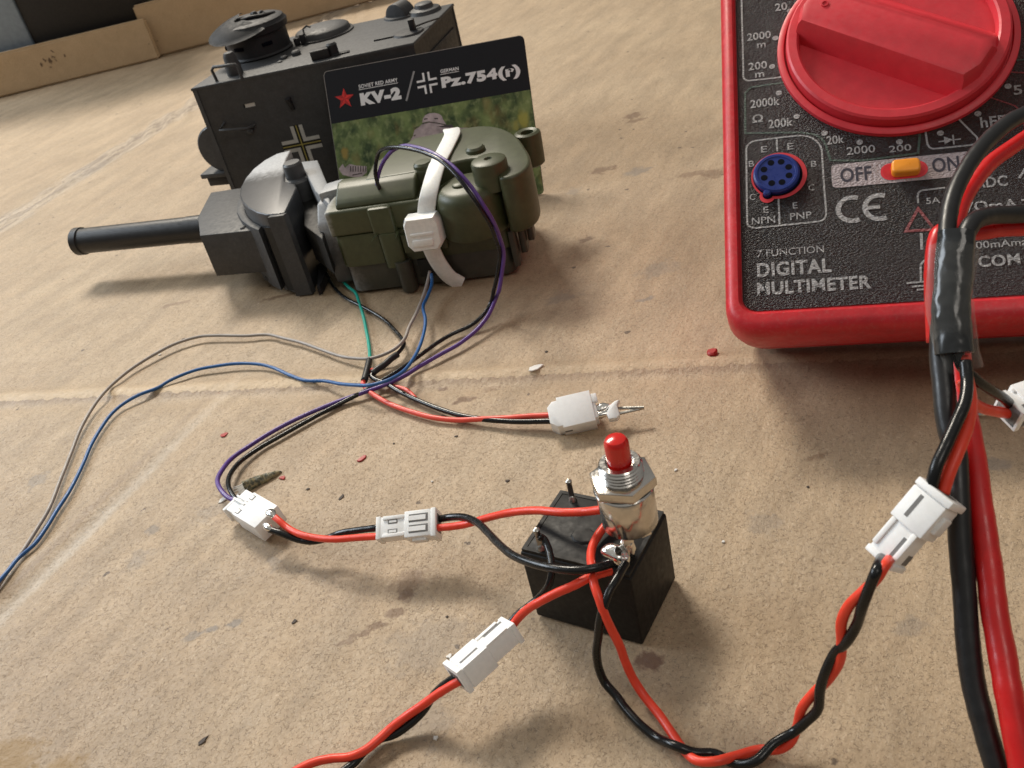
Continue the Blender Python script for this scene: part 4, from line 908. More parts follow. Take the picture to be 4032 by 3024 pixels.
prints('earth_symbol', 'p_white', lambda b: (add_ribbon(b, arc(33.2, 6.6, 1.6, 100, 180, 5)+[(31.4, 3.6)], .35, z1), add_ribbon(b, [(29.0, 3.6), (33.4, 3.7)], .35, z2), add_ribbon(b, [(29.8, 2.8), (32.8, 2.9)], .35, z2), add_ribbon(b, [(30.6, 2.1), (32.2, 2.15)], .35, z2)))
prints('range_outline', 'p_white', lambda b: add_ribbon(b, [(32.3, 20.2), (32.35, 21.8)] + arc(33.4, 21.9, 1.0, 180, 95, 4) + [(37.2, 23.0), (46, 23.4)][:1], .36, z1))
prints('range_outline', 'p_redln', lambda b: (add_ribbon(b, [(50.2, 47.6), (54.5, 46.6), (62, 46.4)], .3, z1), add_ribbon(b, [(46.3, 42.5), (50.8, 39.6), (51.9, 38.0), (52, 33)], .3, z1)), 'thin red outlines')
prints('range_outline', 'p_green', lambda b: add_ribbon(b, [(50.9, 50.2), (62, 49)], .3, z1))
prints('jack_mark', 'p_white', lambda b: (add_ribbon(b, [(49.8, 23.6), (51.0, 25.6)], .45, z1), add_ribbon(b, [(49.6, 18.9), (52, 18.9)], .35, z1)))
# transistor socket
bm = bmesh.new(); add_disc(bm, 7.45, 29.25, 5.35, z2, 40); add_disc(bm, 5.1, 24.7, 1.5, z2+.01, 20); finish('socket_surround', bm, M['m_dial'], mm, smooth=False)
bm = bmesh.new(); add_disc(bm, 7.2, 29.25, 4.75, z3, 40); add_disc(bm, 5.2, 25.0, 1.0, z3+.01, 16); finish('socket_gap', bm, M['hole'], mm, smooth=False)
bm = bmesh.new(); add_lathe(bm, [(4.45, z3-.02), (4.45, 1.1), (4.1, 1.45), (3.65, 1.45), (3.55, 1.3), (0, 1.3)], 48); add_lathe(bm, [(.75, z3), (.75, 1.0), (.5, 1.3), (0, 1.35)], 16, Matrix.Translation((-1.9, -4.2, 0)))
so = finish('transistor_socket', bm, M['m_blue'], mm); so.location = (7.0, 29.3, 0)
for k in range(8):
    a = 2*PI*(k+.5)/8; bm = bmesh.new(); add_disc(bm, 0, 0, .66, 0, 16); h_ = finish('socket_hole', bm, M['hole'], so, smooth=False); h_.location = (2.55*math.cos(a), 2.55*math.sin(a), 1.33)

# ------------------------------------------------------------------ connectors
def conn(label, A, B, up, shroud=True, wide=6.0, deep=4.4, flip=False, windows=True, first=.48, scale=1.0, group='white two pin connectors'):
    "white plug pushed into a wider socket housing, from A (plug end) to B (socket end)"
    A, B = Vector(A), Vector(B); L = (B-A).length
    o = thing('connector', label, 'connector', frame(A, B-A, up), group)
    l1 = L*first; W, D = wide, deep
    bm = bmesh.new(); add_box(bm, (0, -W*.42, -D*.42), (l1+1.5, W*.42, D*.42), .18)
    add_box(bm, (0, -W*.47, -D*.5), (.9, W*.47, D*.44), .15)
    for s_ in (-1, 1): add_box(bm, (1.4, s_*W*.36-.35, D*.42-.1), (l1, s_*W*.36+.35, D*.42+.25), .1)
    finish('plug_housing', bm, M['nylon'], o)
    if not windows:
        bm = bmesh.new(); add_box(bm, (1.1, -W*.42-.03, -D*.40), (2.6, -W*.42+.2, -D*.05)); finish('notch', bm, M['slot'], o)
        bm = bmesh.new(); add_box(bm, (.25, -W*.28, D*.42-.02), (l1*.8, -W*.16, D*.42+.02)); finish('groove', bm, M['slot'], o)
        bm = bmesh.new(); add_box(bm, (l1+1.0, W*.10, D*.5-.02), (L-1.6, W*.22, D*.5+.02)); finish('groove', bm, M['slot'], o)
    if windows:
        for s_ in (-1, 1):
            bm = bmesh.new(); y = s_*W*.2
            add_box(bm, (l1*.42, y-.42, D*.42-.02), (l1*.75, y+.42, D*.42+.03)); w_ = finish('contact_window', bm, M['slot'], o)
            bm = bmesh.new(); add_box(bm, (l1*.46, y-.22, D*.42+.02), (l1*.72, y+.22, D*.42+.1), .03, 1); finish('lance', bm, M['nylon'], w_)
    bm = bmesh.new()
    add_box(bm, (l1, -W*.54, -D*.5), (L-1.1, W*.54, D*.5), .2); add_box(bm, (L-1.15, -W*.50, -D*.45), (L-.95, W*.50, D*.45)); add_box(bm, (L-1.0, -W*.6, -D*.56), (L, W*.56, D*.54), .18)
    finish('socket_housing', bm, M['nylon'], o)
    if windows:
        for s_ in (-1, 1):
            bm = bmesh.new(); y = s_*W*.22
            add_box(bm, (l1+.9, y-.75, D*.5-.02), (L-1.5, y+.75, D*.5+.03)); w_ = finish('contact_window', bm, M['slot'], o)
            bm = bmesh.new(); add_box(bm, (l1+.75, y-.45, D*.5+.0), (L-1.9, y+.45, D*.5+.12), .04, 1); finish('lance', bm, M['nylon'], w_)
    bm = bmesh.new(); add_box(bm, (L-.05, -W*.36, -D*.3), (L+.06, W*.36, D*.3)); finish('wire_entry', bm, M['slot'], o)
    bm = bmesh.new(); add_box(bm, (l1+1.2, -W*.54-.5, -D*.25), (L-2.2, -W*.54+.1, D*.25), .15); finish('latch', bm, M['nylon'], o)
    return o
def zdir(p, k=1.0): return ((CAM-Vector(p)).normalized()*k + Vector((0, 0, 1))*(1-k))
# C: middle pair
cA, cB = at(818, 1146, 8.0), at(948, 1131, 8.4)
conn('white connector pair between the solder blobs and the chrome button', cA, cB, zdir(cA, .75)+Vector((0, 0, .2)), wide=4.6, deep=3.5)
# D: lower middle pair
dB, dA = at(985, 1466, 9.0), at(1108, 1356, 10.0)
conn('white connector pair below left of the relay, joined to a twisted wire pair', dA, dB, Vector((-.75, -.15, .66)), wide=4.3, deep=3.9, windows=False)
# E: right pair, lifted
eA, eB = at_depth(1907, 1212, 116), at_depth(2036, 1062, 113)
conn('white connector pair held in the air beside the thick black test lead', eA, eB, Vector((-.75, -.35, .5)), wide=4.5, deep=3.9, windows=False)
# F: cut by the right edge
fA = at_depth(2176, 888, 128); fB = at_depth(2290, 850, 130)
conn('white connector cut off by the right edge below the multimeter', fA, fB, zdir(fA, .5)+Vector((0, 0, .3)), wide=4.8, deep=4.0, windows=False, first=.2)
# B: single socket with soldered pins
bA, bB = at(522, 1092, 3.0), at(588, 1132, 3.2)
bdir = (bB-bA).normalized(); Bm = frame(bA, bdir, Vector((0, -.25, 1)))
Bm = Bm @ Matrix.Diagonal((1, .80, .85, 1))
oB = thing('connector', 'white two pin connector with two shiny solder blobs beside the olive plastic scrap', 'connector', Bm, 'white two pin connectors')
LB = (bB-bA).length
bm = bmesh.new(); add_box(bm, (-.6, -3.6, -2.3), (2.4, 3.6, 2.2), .2); finish('plug_housing', bm, M['nylon'], oB)
bm = bmesh.new(); add_box(bm, (2.4, -3.9, -2.7), (LB-.3, 3.9, 2.6), .25); finish('socket_housing', bm, M['nylon'], oB)
bm = bmesh.new(); add_box(bm, (-.7, -.55, 2.1), (3.4, .1, 2.85), .12); add_box(bm, (-.7, .6, 2.1), (3.4, 1.1, 2.75), .12); add_box(bm, (-1.1, -4.2, -2.2), (-.3, 0.4, 2.3), .2); finish('rib', bm, M['nylon'], oB)
for y in (-2.5, 2.4):
    bm = bmesh.new(); add_box(bm, (2.9, y-.75, 2.6), (4.1, y+.75, 2.64)); w_ = finish('contact_window', bm, M['slot'], oB)
    bm = bmesh.new(); add_box(bm, (2.8, y-.6, 2.6), (3.9, y+.6, 2.72), .04, 1); finish('lance', bm, M['nylon'], w_)
def blob(par, loc, sc_, rot=0, name='solder_blob', seed=1):
    bm = bmesh.new(); b = bmesh.new(); bmesh.ops.create_icosphere(b, subdivisions=3, radius=1)
    for v_ in b.verts:
        n_ = mnoise.noise(v_.co*1.3+Vector((seed, 1, 2))); v_.co = v_.co*(1+.22*n_); v_.co = Vector((v_.co.x*sc_[0], v_.co.y*sc_[1]*(1-.3*v_.co.x/2), v_.co.z*sc_[2]))
    merge(bm, b, Matrix.Translation(loc) @ Matrix.Rotation(rot, 4, 'Z')); return finish(name, bm, M['solder'], par, ang=180)
iB = Bm.inverted()
blob(oB, iB @ at(587, 1111, 6.4), (1.5, 1.2, 1.1), -.1, seed=1); blob(oB, iB @ at(579, 1139, 5.6), (1.7, .95, .9), -.1, seed=5)
# A: plug with soldered pins and a white stub
aA, aB = at(1190, 905, 3.0), at(1282, 884, 3.3); ad = (aB-aA).normalized(); Am = frame(aA, ad, Vector((-.25, -.55, 1)))
oA = thing('connector', 'lone white connector with two bent metal pins pointing right, behind the red button cap', 'connector', Am, 'white two pin connectors')
LA = (aB-aA).length; iA = Am.inverted()
bm = bmesh.new(); add_prism(bm, [(-.2, -2.0), (1.2, -3.2), (2.3, -3.2), (2.3, -3.7), (LA, -3.7), (LA, 3.4), (2.0, 3.4), (2.0, 2.7), (1.0, 2.7), (-.2, 1.6)], -2.4, 2.6, .2, 2, botbev=True); finish('housing', bm, M['nylon'], oA)
bm = bmesh.new(); add_box(bm, (LA-.3, -2.9, -1.9), (LA+.7, 2.6, 2.1), .25); add_box(bm, (LA-.6, .5, 1.4), (LA+1.3, 2.6, 2.4), .3); finish('end_step', bm, M['nylon'], oA)
bm = bmesh.new(); add_box(bm, (2.4, -3.72, -.2), (4.0, -3.66, .5)); finish('slot_mark', bm, M['slot'], oA)
blob(oA, iA @ at(1302, 881, 4.0), (1.9, 1.0, 1.0), .1, seed=3); blob(oA, iA @ at(1300, 895, 3.3), (2.0, .8, .8), .05, seed=8)
p = iA @ at(1323, 888, 3.6); bm = bmesh.new(); add_prism(bm, [(-1.1, -1.9), (.5, -2.1), (1.3, -1.5), (1.2, .8), (2.0, 1.9), (.9, 1.8), (-.2, 1.2), (-1.3, -.4)], -.9, .9, .3, 2, Matrix.Translation(p)); finish('white_stub', bm, M['nylon'], oA, ang=40)
for (v0, v1, z_) in ((882, 880, 3.6), (895, 881, 3.2)):
    bm = bmesh.new(); add_tube(bm, [iA @ at(1330, v0, z_), iA @ at(1362, (v0+v1)/2, z_), iA @ at(1391, v1, z_)], .33, 8); finish('pin', bm, M['pin'], oA)

# ------------------------------------------------------------------ wires
def wire(label, pts, r, mat, name='wire', sleeves=(), group=None, cat='wire'):
    P = [p if isinstance(p, Vector) else at(*p) for p in pts]
    P = [q+Vector((mnoise.noise(q*.31), mnoise.noise(q*.31+Vector((9, 2, 4))), 0))*.22 for q in P]
    bm = bmesh.new(); add_tube(bm, P, lambda t: r*(1+.05*mnoise.noise(Vector((t*38, r*9, P[0].x)))), 14, 7); o = finish(name, bm, mat, ang=180); tag(o, label, cat, group)
    for S in sleeves:
        bm = bmesh.new(); add_tube(bm, [at(*p) for p in S[0]], S[1], 14, 8); finish('heat_shrink', bm, M['shrink'], o, ang=180)
    return o
D = at_depth
wire('thin grey wire sweeping from the gearbox to the left edge', [(928, 586, 6), (922, 612, 4), (913, 645, 3), (897, 680, 3), (884, 706, 3), (873, 732, 3), (855, 752, 3), (828, 766, 2.6), (800, 774, 2.2), (765, 774, 1.6), (735, 769, 1.2), (690, 754, 1.0), (650, 740, 1), (615, 731, 1), (580, 723, 1), (530, 725, 1.2), (470, 725, 1.4), (430, 727, 1.4), (380, 742, 1.4), (325, 770, 1.2), (275, 803, 1.0), (228, 845, 1.3), (200, 880, 1.2), (175, 925, 1.0), (155, 975, .8), (130, 1040, .8), (105, 1100, .8), (75, 1150, .7), (45, 1195, .7), (20, 1230, .7), (-25, 1300, .7)], .44, M['w_grey'])
wire('thin blue wire sweeping from the gearbox to the left edge', [(931, 592, 5.5), (932, 612, 4), (924, 640, 3), (915, 662, 3), (919, 690, 3), (916, 715, 3), (908, 745, 3.2), (893, 775, 3.6), (870, 803, 4.2), (840, 820, 4.8), (805, 831, 4.8), (770, 832, 3.6), (735, 829, 2.2), (700, 823, 1.2), (660, 822, 1.0), (625, 810, 1), (590, 794, 1.0), (560, 787, 1.2), (510, 786, 1.4), (470, 790, 1.4), (420, 800, 1.2), (370, 820, 1.1), (340, 838, 1), (300, 853, 1.0), (265, 873, .9), (240, 895, .9), (215, 930, .8), (195, 965, .8), (180, 1000, .7), (150, 1060, .7), (125, 1100, .7), (100, 1140, .7), (75, 1175, .7), (40, 1205, .7), (15, 1235, 1.2), (-20, 1275, 1.6)], .44, M['w_blue'])
wire('short teal green wire leading into black heat shrink', [(718, 563, 6), (726, 583, 4), (737, 602, 2), (752, 620, 1), (768, 632, .9), (777, 655, .9), (785, 685, .9), (792, 715, 1), (797, 745, 1.2), (799, 772, 1.6), (797, 790, 2.0)], .46, M['w_green'], sleeves=[([(798, 778, 1.8), (794, 796, 2.0), (787, 822, 2.0)], .85)])
wire('thin black wire from the mantlet into black heat shrink', [(706, 590, 3), (716, 612, 1.4), (733, 632, .8), (752, 647, .8), (778, 660, .8), (808, 676, .8), (832, 692, .8), (852, 712, 1), (866, 728, 1.2), (873, 742, 1.6), (866, 756, 1.8), (850, 770, 2.0)], .5, M['w_black'], sleeves=[([(858, 766, 1.8), (846, 774, 2.0), (830, 788, 2.0), (812, 800, 2.0), (805, 806, 1.8)], .85)])
wire('coral red thin wire from heat shrink to the lone connector', [(789, 816, 2.0), (784, 828, 1.6), (795, 843, 1.0), (818, 860, .9), (850, 876, .9), (890, 891, .9), (935, 902, .9), (985, 907, .9), (1040, 906, 1.4), (1100, 902, 2), (1150, 899, 2.4), (1196, 897, 2.8)], .60, M['w_red2'])
wire('black thin wire from heat shrink to the lone connector', [(810, 802, 1.8), (803, 812, 1.6), (812, 820, 1.4), (832, 828, 1.2), (862, 845, 1.0), (905, 866, 1.0), (950, 884, 1.0), (1000, 898, 1.2), (1050, 907, 1.4), (1110, 910, 1.8), (1160, 910, 2.2), (1196, 909, 2.6)], .60, M['w_black'])
wire('coral red thin wire stub leaving the second heat shrink', [(812, 798, 2.0), (800, 801, 1.5), (799, 808, 1.1), (815, 824, .8), (845, 833, .6), (878, 842, .55), (900, 862, .5)], .5, M['w_red2'])
Gz = lambda x, y, z: ((1200+x*.4822)/KD, (400+y*.4822)/KD, z)
wire('purple wire looping over the gearbox and on to the solder blob connector', [Gz(790, 1090, 15.5), Gz(755, 1075, 17.0), Gz(705, 1030, 18.5), Gz(660, 930, 21.5), Gz(625, 840, 24), Gz(598, 740, 27.5), Gz(592, 650, 31), Gz(615, 550, 34.5), Gz(660, 460, 38), Gz(725, 395, 40.5), Gz(810, 362, 41.5), Gz(900, 372, 42), Gz(1010, 405, 42), Gz(1100, 450, 41.5), Gz(1200, 520, 40.3), Gz(1290, 610, 38.5), Gz(1370, 710, 36), Gz(1450, 830, 33), Gz(1530, 960, 28.5), Gz(1590, 1100, 23), Gz(1622, 1240, 17.5), Gz(1612, 1400, 12.5), Gz(1588, 1540, 8.5), (1071, 643, 5.5), (1055, 680, 3.2), (1030, 712, 2), (990, 743, 1.4), (950, 766, 1.2), (910, 790, 1.2), (875, 812, 1.4), (835, 830, 1.6), (790, 846, 1.2), (740, 864, .8), (690, 883, .7), (640, 905, .7), (590, 931, .7), (540, 962, .8), (505, 987, 1.2), (481, 1012, 2), (470, 1037, 2.6), (476, 1058, 3), (495, 1075, 3.0), (524, 1086, 3.0)], .52, M['w_purple'])
wire('black wire looping over the gearbox beside the purple wire', [Gz(795, 1095, 14.8), Gz(740, 1040, 18.5), Gz(690, 925, 22.5), Gz(645, 810, 26), Gz(600, 690, 30), Gz(578, 590, 33.5), Gz(582, 490, 36.5), Gz(612, 415, 39), Gz(680, 378, 41), Gz(790, 376, 42), Gz(900, 396, 42), Gz(1000, 425, 42), Gz(1090, 470, 41.5), Gz(1180, 540, 40.3), Gz(1260, 630, 38.5), Gz(1340, 735, 36), Gz(1420, 860, 32.5), Gz(1505, 985, 28), Gz(1560, 1110, 23.5), Gz(1590, 1260, 17), Gz(1575, 1420, 12), Gz(1545, 1540, 8), (1059, 655, 4.4), (1040, 684, 2.8), (1015, 704, 1.6), (975, 722, 1.1), (940, 743, 1.0), (905, 770, 1.0), (865, 798, 1.2), (825, 822, 1.3), (785, 845, 1.2), (735, 872, .7), (690, 895, .7), (645, 920, .7), (600, 945, .7), (560, 968, .7), (522, 994, 1.1), (499, 1020, 1.8), (493, 1042, 2.4), (500, 1064, 2.8), (524, 1094, 2.8)], .52, M['w_black'])
# wires near the viewer
wire('short red wire from a solder blob to the middle connector pair', [(590, 1114, 6.3), (603, 1124, 6.1), (622, 1140, 5.4), (650, 1154, 5.6), (685, 1163, 5.8), (725, 1165, 6.4), (770, 1162, 7.2), (820, 1158, 8)], .66, M['w_red'])
wire('short black wire from a solder blob to the middle connector pair', [(583, 1144, 5.4), (605, 1152, 5.2), (640, 1164, 4.2), (675, 1170, 4.2), (710, 1162, 4.6), (735, 1152, 5.8), (775, 1145, 7), (820, 1139, 8)], .66, M['w_black'])
wire('red wire from the middle connector pair to the chrome button', [(944, 1140, 8.4), (975, 1137, 9), (1010, 1132, 10), (1060, 1117, 13), (1110, 1107, 16), (1160, 1103, 18), (1215, 1106, 19.5), (1265, 1106, 20.5), D(1310, 1101, 144), D(1345, 1100, 146)], .68, M['w_red'])
wire('black wire arching from the middle connector pair to the solder on the relay', [(942, 1122, 8.6), (970, 1117, 9.2), (1002, 1118, 10.5), (1030, 1129, 12), (1054, 1152, 13.5), (1080, 1177, 15), (1110, 1199, 16.5), (1150, 1217, 18), (1200, 1228, 19.2), (1250, 1231, 19.8), (1290, 1227, 19.6), (1322, 1217, 18.6)], .68, M['w_black'])
wire('thin black wire hooked on the left relay pin', [(1166, 1158, 19), (1176, 1163, 18.4), (1184, 1180, 17.8), (1191, 1205, 17.4), (1193, 1230, 17), (1187, 1258, 15.5), (1168, 1287, 13), (1145, 1307, 11.5), (1122, 1325, 11), (1098, 1350, 10)], .58, M['w_black'])
wire('red wire from the relay top down to the lower connector pair', [(1318, 1234, 16.6), (1300, 1238, 17.2), (1272, 1248, 17.8), (1240, 1264, 17.6), (1205, 1281, 16.8), (1170, 1297, 15.5), (1140, 1315, 13.5), (1118, 1338, 11.5), (1099, 1364, 10)], .68, M['w_red'])
wire('red wire curling from under the chrome button over the relay front', [(1322, 1118, 17.5), (1308, 1135, 17.2), (1294, 1155, 17.0), (1281, 1180, 17.0), (1276, 1205, 17.4), (1279, 1232, 18), (1284, 1260, 18.2), (1295, 1295, 17), (1306, 1326, 15.2), (1322, 1362, 12.5), (1338, 1395, 9.5), (1352, 1430, 6.5), (1370, 1468, 3.5), (1393, 1505, 1.6), (1425, 1545, .9), (1452, 1585, .9), (1474, 1618, .9), (1505, 1642, 1.8), (1545, 1645, 2.2), (1590, 1634, 1.6), (1640, 1620, 1.0), (1680, 1618, 1.6), (1706, 1602, 2.6), (1722, 1570, 4), (1733, 1532, 7), (1757, 1497, 10), (1790, 1465, 13.5), (1812, 1428, 17), (1818, 1385, 20.5), (1818, 1345, 23.5), (1832, 1308, 26.5), (1862, 1280, 29), (1890, 1254, 31), (1908, 1226, 32.5), D(1926, 1204, 116)], .68, M['w_red'])
wire('black wire dropping from the solder blob over the relay front', [(1352, 1216, 18), (1345, 1228, 18), (1332, 1250, 18), (1316, 1278, 17.5), (1304, 1308, 16.2), (1297, 1340, 14), (1292, 1375, 11.2), (1289, 1410, 8), (1293, 1445, 4.5), (1307, 1475, 2.2), (1330, 1503, 1.2), (1352, 1530, .9), (1385, 1568, .8), (1420, 1594, .8), (1460, 1612, 2.2), (1500, 1624, 1.4), (1545, 1628, .8), (1590, 1650, 1.2), (1632, 1644, 2.4), (1672, 1606, 3.2), (1712, 1582, 4), (1742, 1558, 6), (1766, 1532, 8.5), (1772, 1492, 12), (1782, 1452, 15), (1802, 1412, 18), (1828, 1386, 21), (1850, 1350, 24), (1862, 1310, 27.5), (1878, 1270, 30.5), (1893, 1232, 32.6), D(1908, 1200, 116)], .68, M['w_black'])
wire('red wire of the twisted pair leaving at the bottom edge', [(995, 1470, 9), (975, 1482, 8), (945, 1500, 6.2), (912, 1525, 4.2), (880, 1547, 2.8), (845, 1572, 2.0), (815, 1600, 1.8), (790, 1620, 1.6), (755, 1634, 1.4), (715, 1641, 1.4), (675, 1648, 1.4), (630, 1672, 1.2), (590, 1700, 1)], .68, M['w_red'])
wire('black wire of the twisted pair leaving at the bottom edge', [(988, 1462, 9), (968, 1474, 7.6), (940, 1500, 5.2), (915, 1536, 2.6), (885, 1566, 1.4), (850, 1586, .8), (820, 1598, .7), (790, 1622, .7), (765, 1646, .7), (740, 1668, .7), (700, 1700, .7)], .66, M['w_black'])
# leads in the air on the right
wire('black wire from the taped joint to the lifted connector pair', [D(2084, 780, 118), D(2088, 820, 117), D(2082, 870, 115), D(2066, 915, 114), D(2044, 965, 113), D(2024, 1010, 112.5), D(2008, 1062, 113)], .78, M['w_black'])
wire('red wire from the taped joint to the lifted connector pair', [D(2078, 770, 120), D(2090, 820, 119), D(2098, 870, 117), D(2090, 920, 115), D(2070, 975, 113.5), D(2050, 1022, 113), D(2034, 1066, 113)], .78, M['w_red'])
wire('thin black wire from the taped joint to the connector at the right edge', [D(2068, 760, 120), D(2078, 790, 120), D(2108, 820, 121), D(2140, 842, 123), D(2168, 862, 126), D(2192, 884, 130)], .72, M['w_black'])
wire('thin red wire from the taped joint to the connector at the right edge', [D(2078, 820, 122), D(2094, 862, 122), D(2120, 880, 124), D(2150, 889, 126), D(2190, 894, 130)], .74, M['w_red'])
wire('thick black test lead hanging from the taped joint to the bottom edge', [D(2035, 690, 122), D(2034, 760, 121), D(2038, 848, 119.5), D(2048, 910, 118.5), D(2063, 974, 117.5), D(2071, 1070, 116), D(2076, 1175, 115), D(2082, 1280, 114), D(2090, 1380, 113), D(2102, 1478, 112), D(2122, 1555, 111), D(2144, 1629, 110), D(2175, 1720, 109)], 1.42, M['lead_b'], name='test_lead', cat='test lead')
wire('thick red test lead hanging from the taped joint to the bottom edge', [D(2066, 700, 127), D(2074, 800, 125), D(2086, 890, 122.5), D(2099, 974, 120), D(2116, 1075, 117), D(2128, 1175, 115), D(2138, 1250, 113.5), D(2149, 1327, 112), D(2163, 1405, 110.5), D(2177, 1478, 109), D(2204, 1629, 107), D(2222, 1720, 106)], 1.58, M['lead_r'], name='test_lead', cat='test lead')
wire('thick black test lead rising from the tape to the upper right edge', [D(2044, 620, 122), D(2044, 545, 123), D(2048, 480, 125), D(2060, 425, 127), D(2084, 372, 129), D(2116, 325, 131), D(2152, 287, 133), D(2192, 256, 135), D(2250, 232, 137)], 1.16, M['lead_b'], name='test_lead', cat='test lead')
wire('thick red test lead below the black one rising to the upper right edge', [D(2050, 640, 126), D(2052, 560, 128), D(2066, 485, 130), D(2082, 432, 132), D(2108, 388, 134), D(2144, 350, 136), D(2186, 316, 138), D(2250, 276, 140)], 1.12, M['lead_r'], name='test_lead', cat='test lead')
wire('thick black test lead bending right out of the tape', [D(2076, 620, 121), D(2078, 560, 122), D(2084, 512, 123), D(2104, 480, 124), D(2140, 466, 126), D(2190, 463, 128), D(2260, 462, 130)], 1.22, M['lead_b'], name='test_lead', cat='test lead')
wire('thick red test lead bending right above the COM print', [D(2024, 740, 127), D(2020, 640, 127), D(2020, 560, 127), D(2030, 505, 128), D(2070, 500, 130), D(2110, 500, 130), D(2160, 494, 131), D(2250, 490, 132)], 1.25, M['lead_r'], name='test_lead', cat='test lead')

# tape joint
s = NT('black insulating tape'); M['tapeb'] = s.fin(s.mix(s.noise(.5, 5), (.012, .014, .015), (.035, .038, .04)), s.rng(s.noise(.6, 5), .3, .7, .08, .30), 0, s.bump(s.noise(.28, 2, .5), .35, 1.0), .5)
s = NT('clear sticky tape')
s.fin((.55, .54, .50), s.rng(s.noise(.4, 4), .3, .7, .03, .14), 0, s.bump(s.noise(.3, 2, .5), .5, .8), .6)
tr = s.n('ShaderNodeBsdfTransparent'); mx = s.n('ShaderNodeMixShader'); lw = s.n('ShaderNodeLayerWeight'); lw.inputs[0].default_value = .35
s.l(s.rng(lw.outputs['Facing'], 0, 1, .03, .30), mx.inputs[0]); s.l(tr.outputs[0], mx.inputs[1]); s.l(s.p.outputs[0], mx.inputs[2]); s.l(mx.outputs[0], s.out.inputs[0]); M['clear'] = s.m
def crinkle(P, ru, rv, amp, seed, n=40, per=10, k=.35):
    S = spline(P, per); b = bmesh.new(); rings = []
    for i, p in enumerate(S):
        t = (S[min(i+1, len(S)-1)]-S[max(i-1, 0)]).normalized(); e2 = (CAM-p).normalized(); e2 = (e2-t*e2.dot(t)).normalized(); e1 = t.cross(e2); ring = []
        ts = i/(len(S)-1)
        for q_ in range(n):
            a = 2*PI*q_/n; c_ = math.cos(a); s_ = math.sin(a)
            dd = 1+amp*mnoise.noise(Vector((c_*1.3+seed, s_*1.3, ts*len(P)*1.1)))+amp*.5*mnoise.noise(Vector((c_*3+seed, s_*3, ts*len(P)*3.5)))
            ring.append(b.verts.new(p+e1*c_*(ru(ts) if callable(ru) else ru)*dd+e2*s_*rv*dd))
        rings.append(ring)
    for A, B in zip(rings, rings[1:]):
        for q_ in range(n): b.faces.new((A[q_], A[(q_+1) % n], B[(q_+1) % n], B[q_]))
    return b, rings
tj = thing('taped_joint', 'crumpled black and clear tape wrapped round the cable joint over the multimeter', 'tape', Matrix.Identity(4))
P = [D(2066, 502, 121.5), D(2062, 560, 121), D(2058, 620, 120.5), D(2054, 668, 120), D(2058, 715, 119.6), D(2062, 764, 119.3)]
b, rg = crinkle(P, 2.3, 1.75, .05, 3); b.faces.new(rg[0]); b.faces.new(rg[-1][::-1]); bm = bmesh.new(); merge(bm, b); finish('black_tape', bm, M['tapeb'], tj, ang=60)
P2 = [D(2062, 535, 121.5), D(2055, 590, 121), D(2050, 635, 120.6), D(2055, 690, 120.2), D(2064, 740, 120), D(2076, 800, 120)]
b, rg = crinkle(P2, lambda t: 2.95-.35*t, 2.35, .07, 11); bm = bmesh.new(); merge(bm, b); finish('clear_tape', bm, M['clear'], tj, ang=60)
P3 = [D(2046, 634, 118.6), D(2056, 625, 118.2), D(2072, 618, 118.4), D(2086, 622, 118.8)]

# ------------------------------------------------------------------ debris
def chip(name, label, cat, u, v, r, h, mat, seed, el=1.0, rot=0.0, group=None):
    bm = bmesh.new(); n = 9; pts = []
    rnd = random.Random(seed)
    for k in range(n):
        a = 2*PI*k/n; rr = r*(.65+.6*rnd.random()); pts.append((rr*math.cos(a)*el, rr*math.sin(a)))
    add_prism(bm, pts, 0, h, h*.3, 1)
    o = finish(name, bm, mat, ang=40); p = at(u, v); o.location = (p.x, p.y, ground_z(p.x, p.y)+.05); o.rotation_euler = (rnd.uniform(-.1, .1), rnd.uniform(-.1, .1), rot); tag(o, label, cat, group); return o
M['fleckred'] = plastic('dark red shaving', (.36, .010, .010), .5)
GR = 'red plastic flecks on the cardboard'
chip('red_fleck', 'red fleck left of the wires, below the fold', 'fleck', 484, 939, .85, .2, M['fleckred'], 1, 1.2, 0, GR)
chip('red_fleck', 'red sliver between the crossing wires and the connector pair', 'fleck', 781, 990, .75, .3, M['fleckred'], 2, 1.4, .6, GR)
chip('red_fleck', 'small red fleck beside the olive plastic scrap', 'fleck', 610, 1032, .75, .25, M['fleckred'], 3, 1, .3, GR)
chip('red_fleck', 'red shaving on the fold near the multimeter corner', 'fleck', 1537, 766, 1.2, 1.0, M['fleckred'], 4, 1.3, .8, GR)
chip('red_fleck', 'tiny red speck on the fold above the blue wire', 'fleck', 473, 846, .35, .12, M['fleckred'], 5, 1, 0, GR)
M['crumb'] = plastic('white crumb', (.72, .70, .66), .6)
GW = 'pale crumbs on the cardboard'
for i, (u, v, r, el, ro_, lb) in enumerate(((1157, 800, .9, 2.0, .2, 'largest white crumb just below the fold'), (482, 1078, .7, 1.8, .5, 'white crumb left of the solder blob connector'), (933, 1040, .25, 1, 0, 'tiny pale crumb in the middle of the sheet'), (1133, 365, .5, 1.3, 0, 'pale crumb beside the card foot'), (940, 1592, .4, 1, 0, 'pale crumb near the bottom edge'), (970, 1416, .5, 1, 0, 'pale crumb just left of the lower connector pair'), (345, 765, .4, 1, 0, 'pale crumb under the grey wire'), (1562, 1170, .3, 1, 0, 'pale crumb right of the relay'), (1460, 1015, .3, 1.6, .4, 'pale splinter behind the button nut'))):
    chip('crumb', lb, 'crumb', u, v, r, .25, M['crumb'], 20+i, el, ro_, GW)
M['fleck'] = plastic('dark brown fleck', (.045, .03, .02), .7)
GD = 'dark flecks on the cardboard'
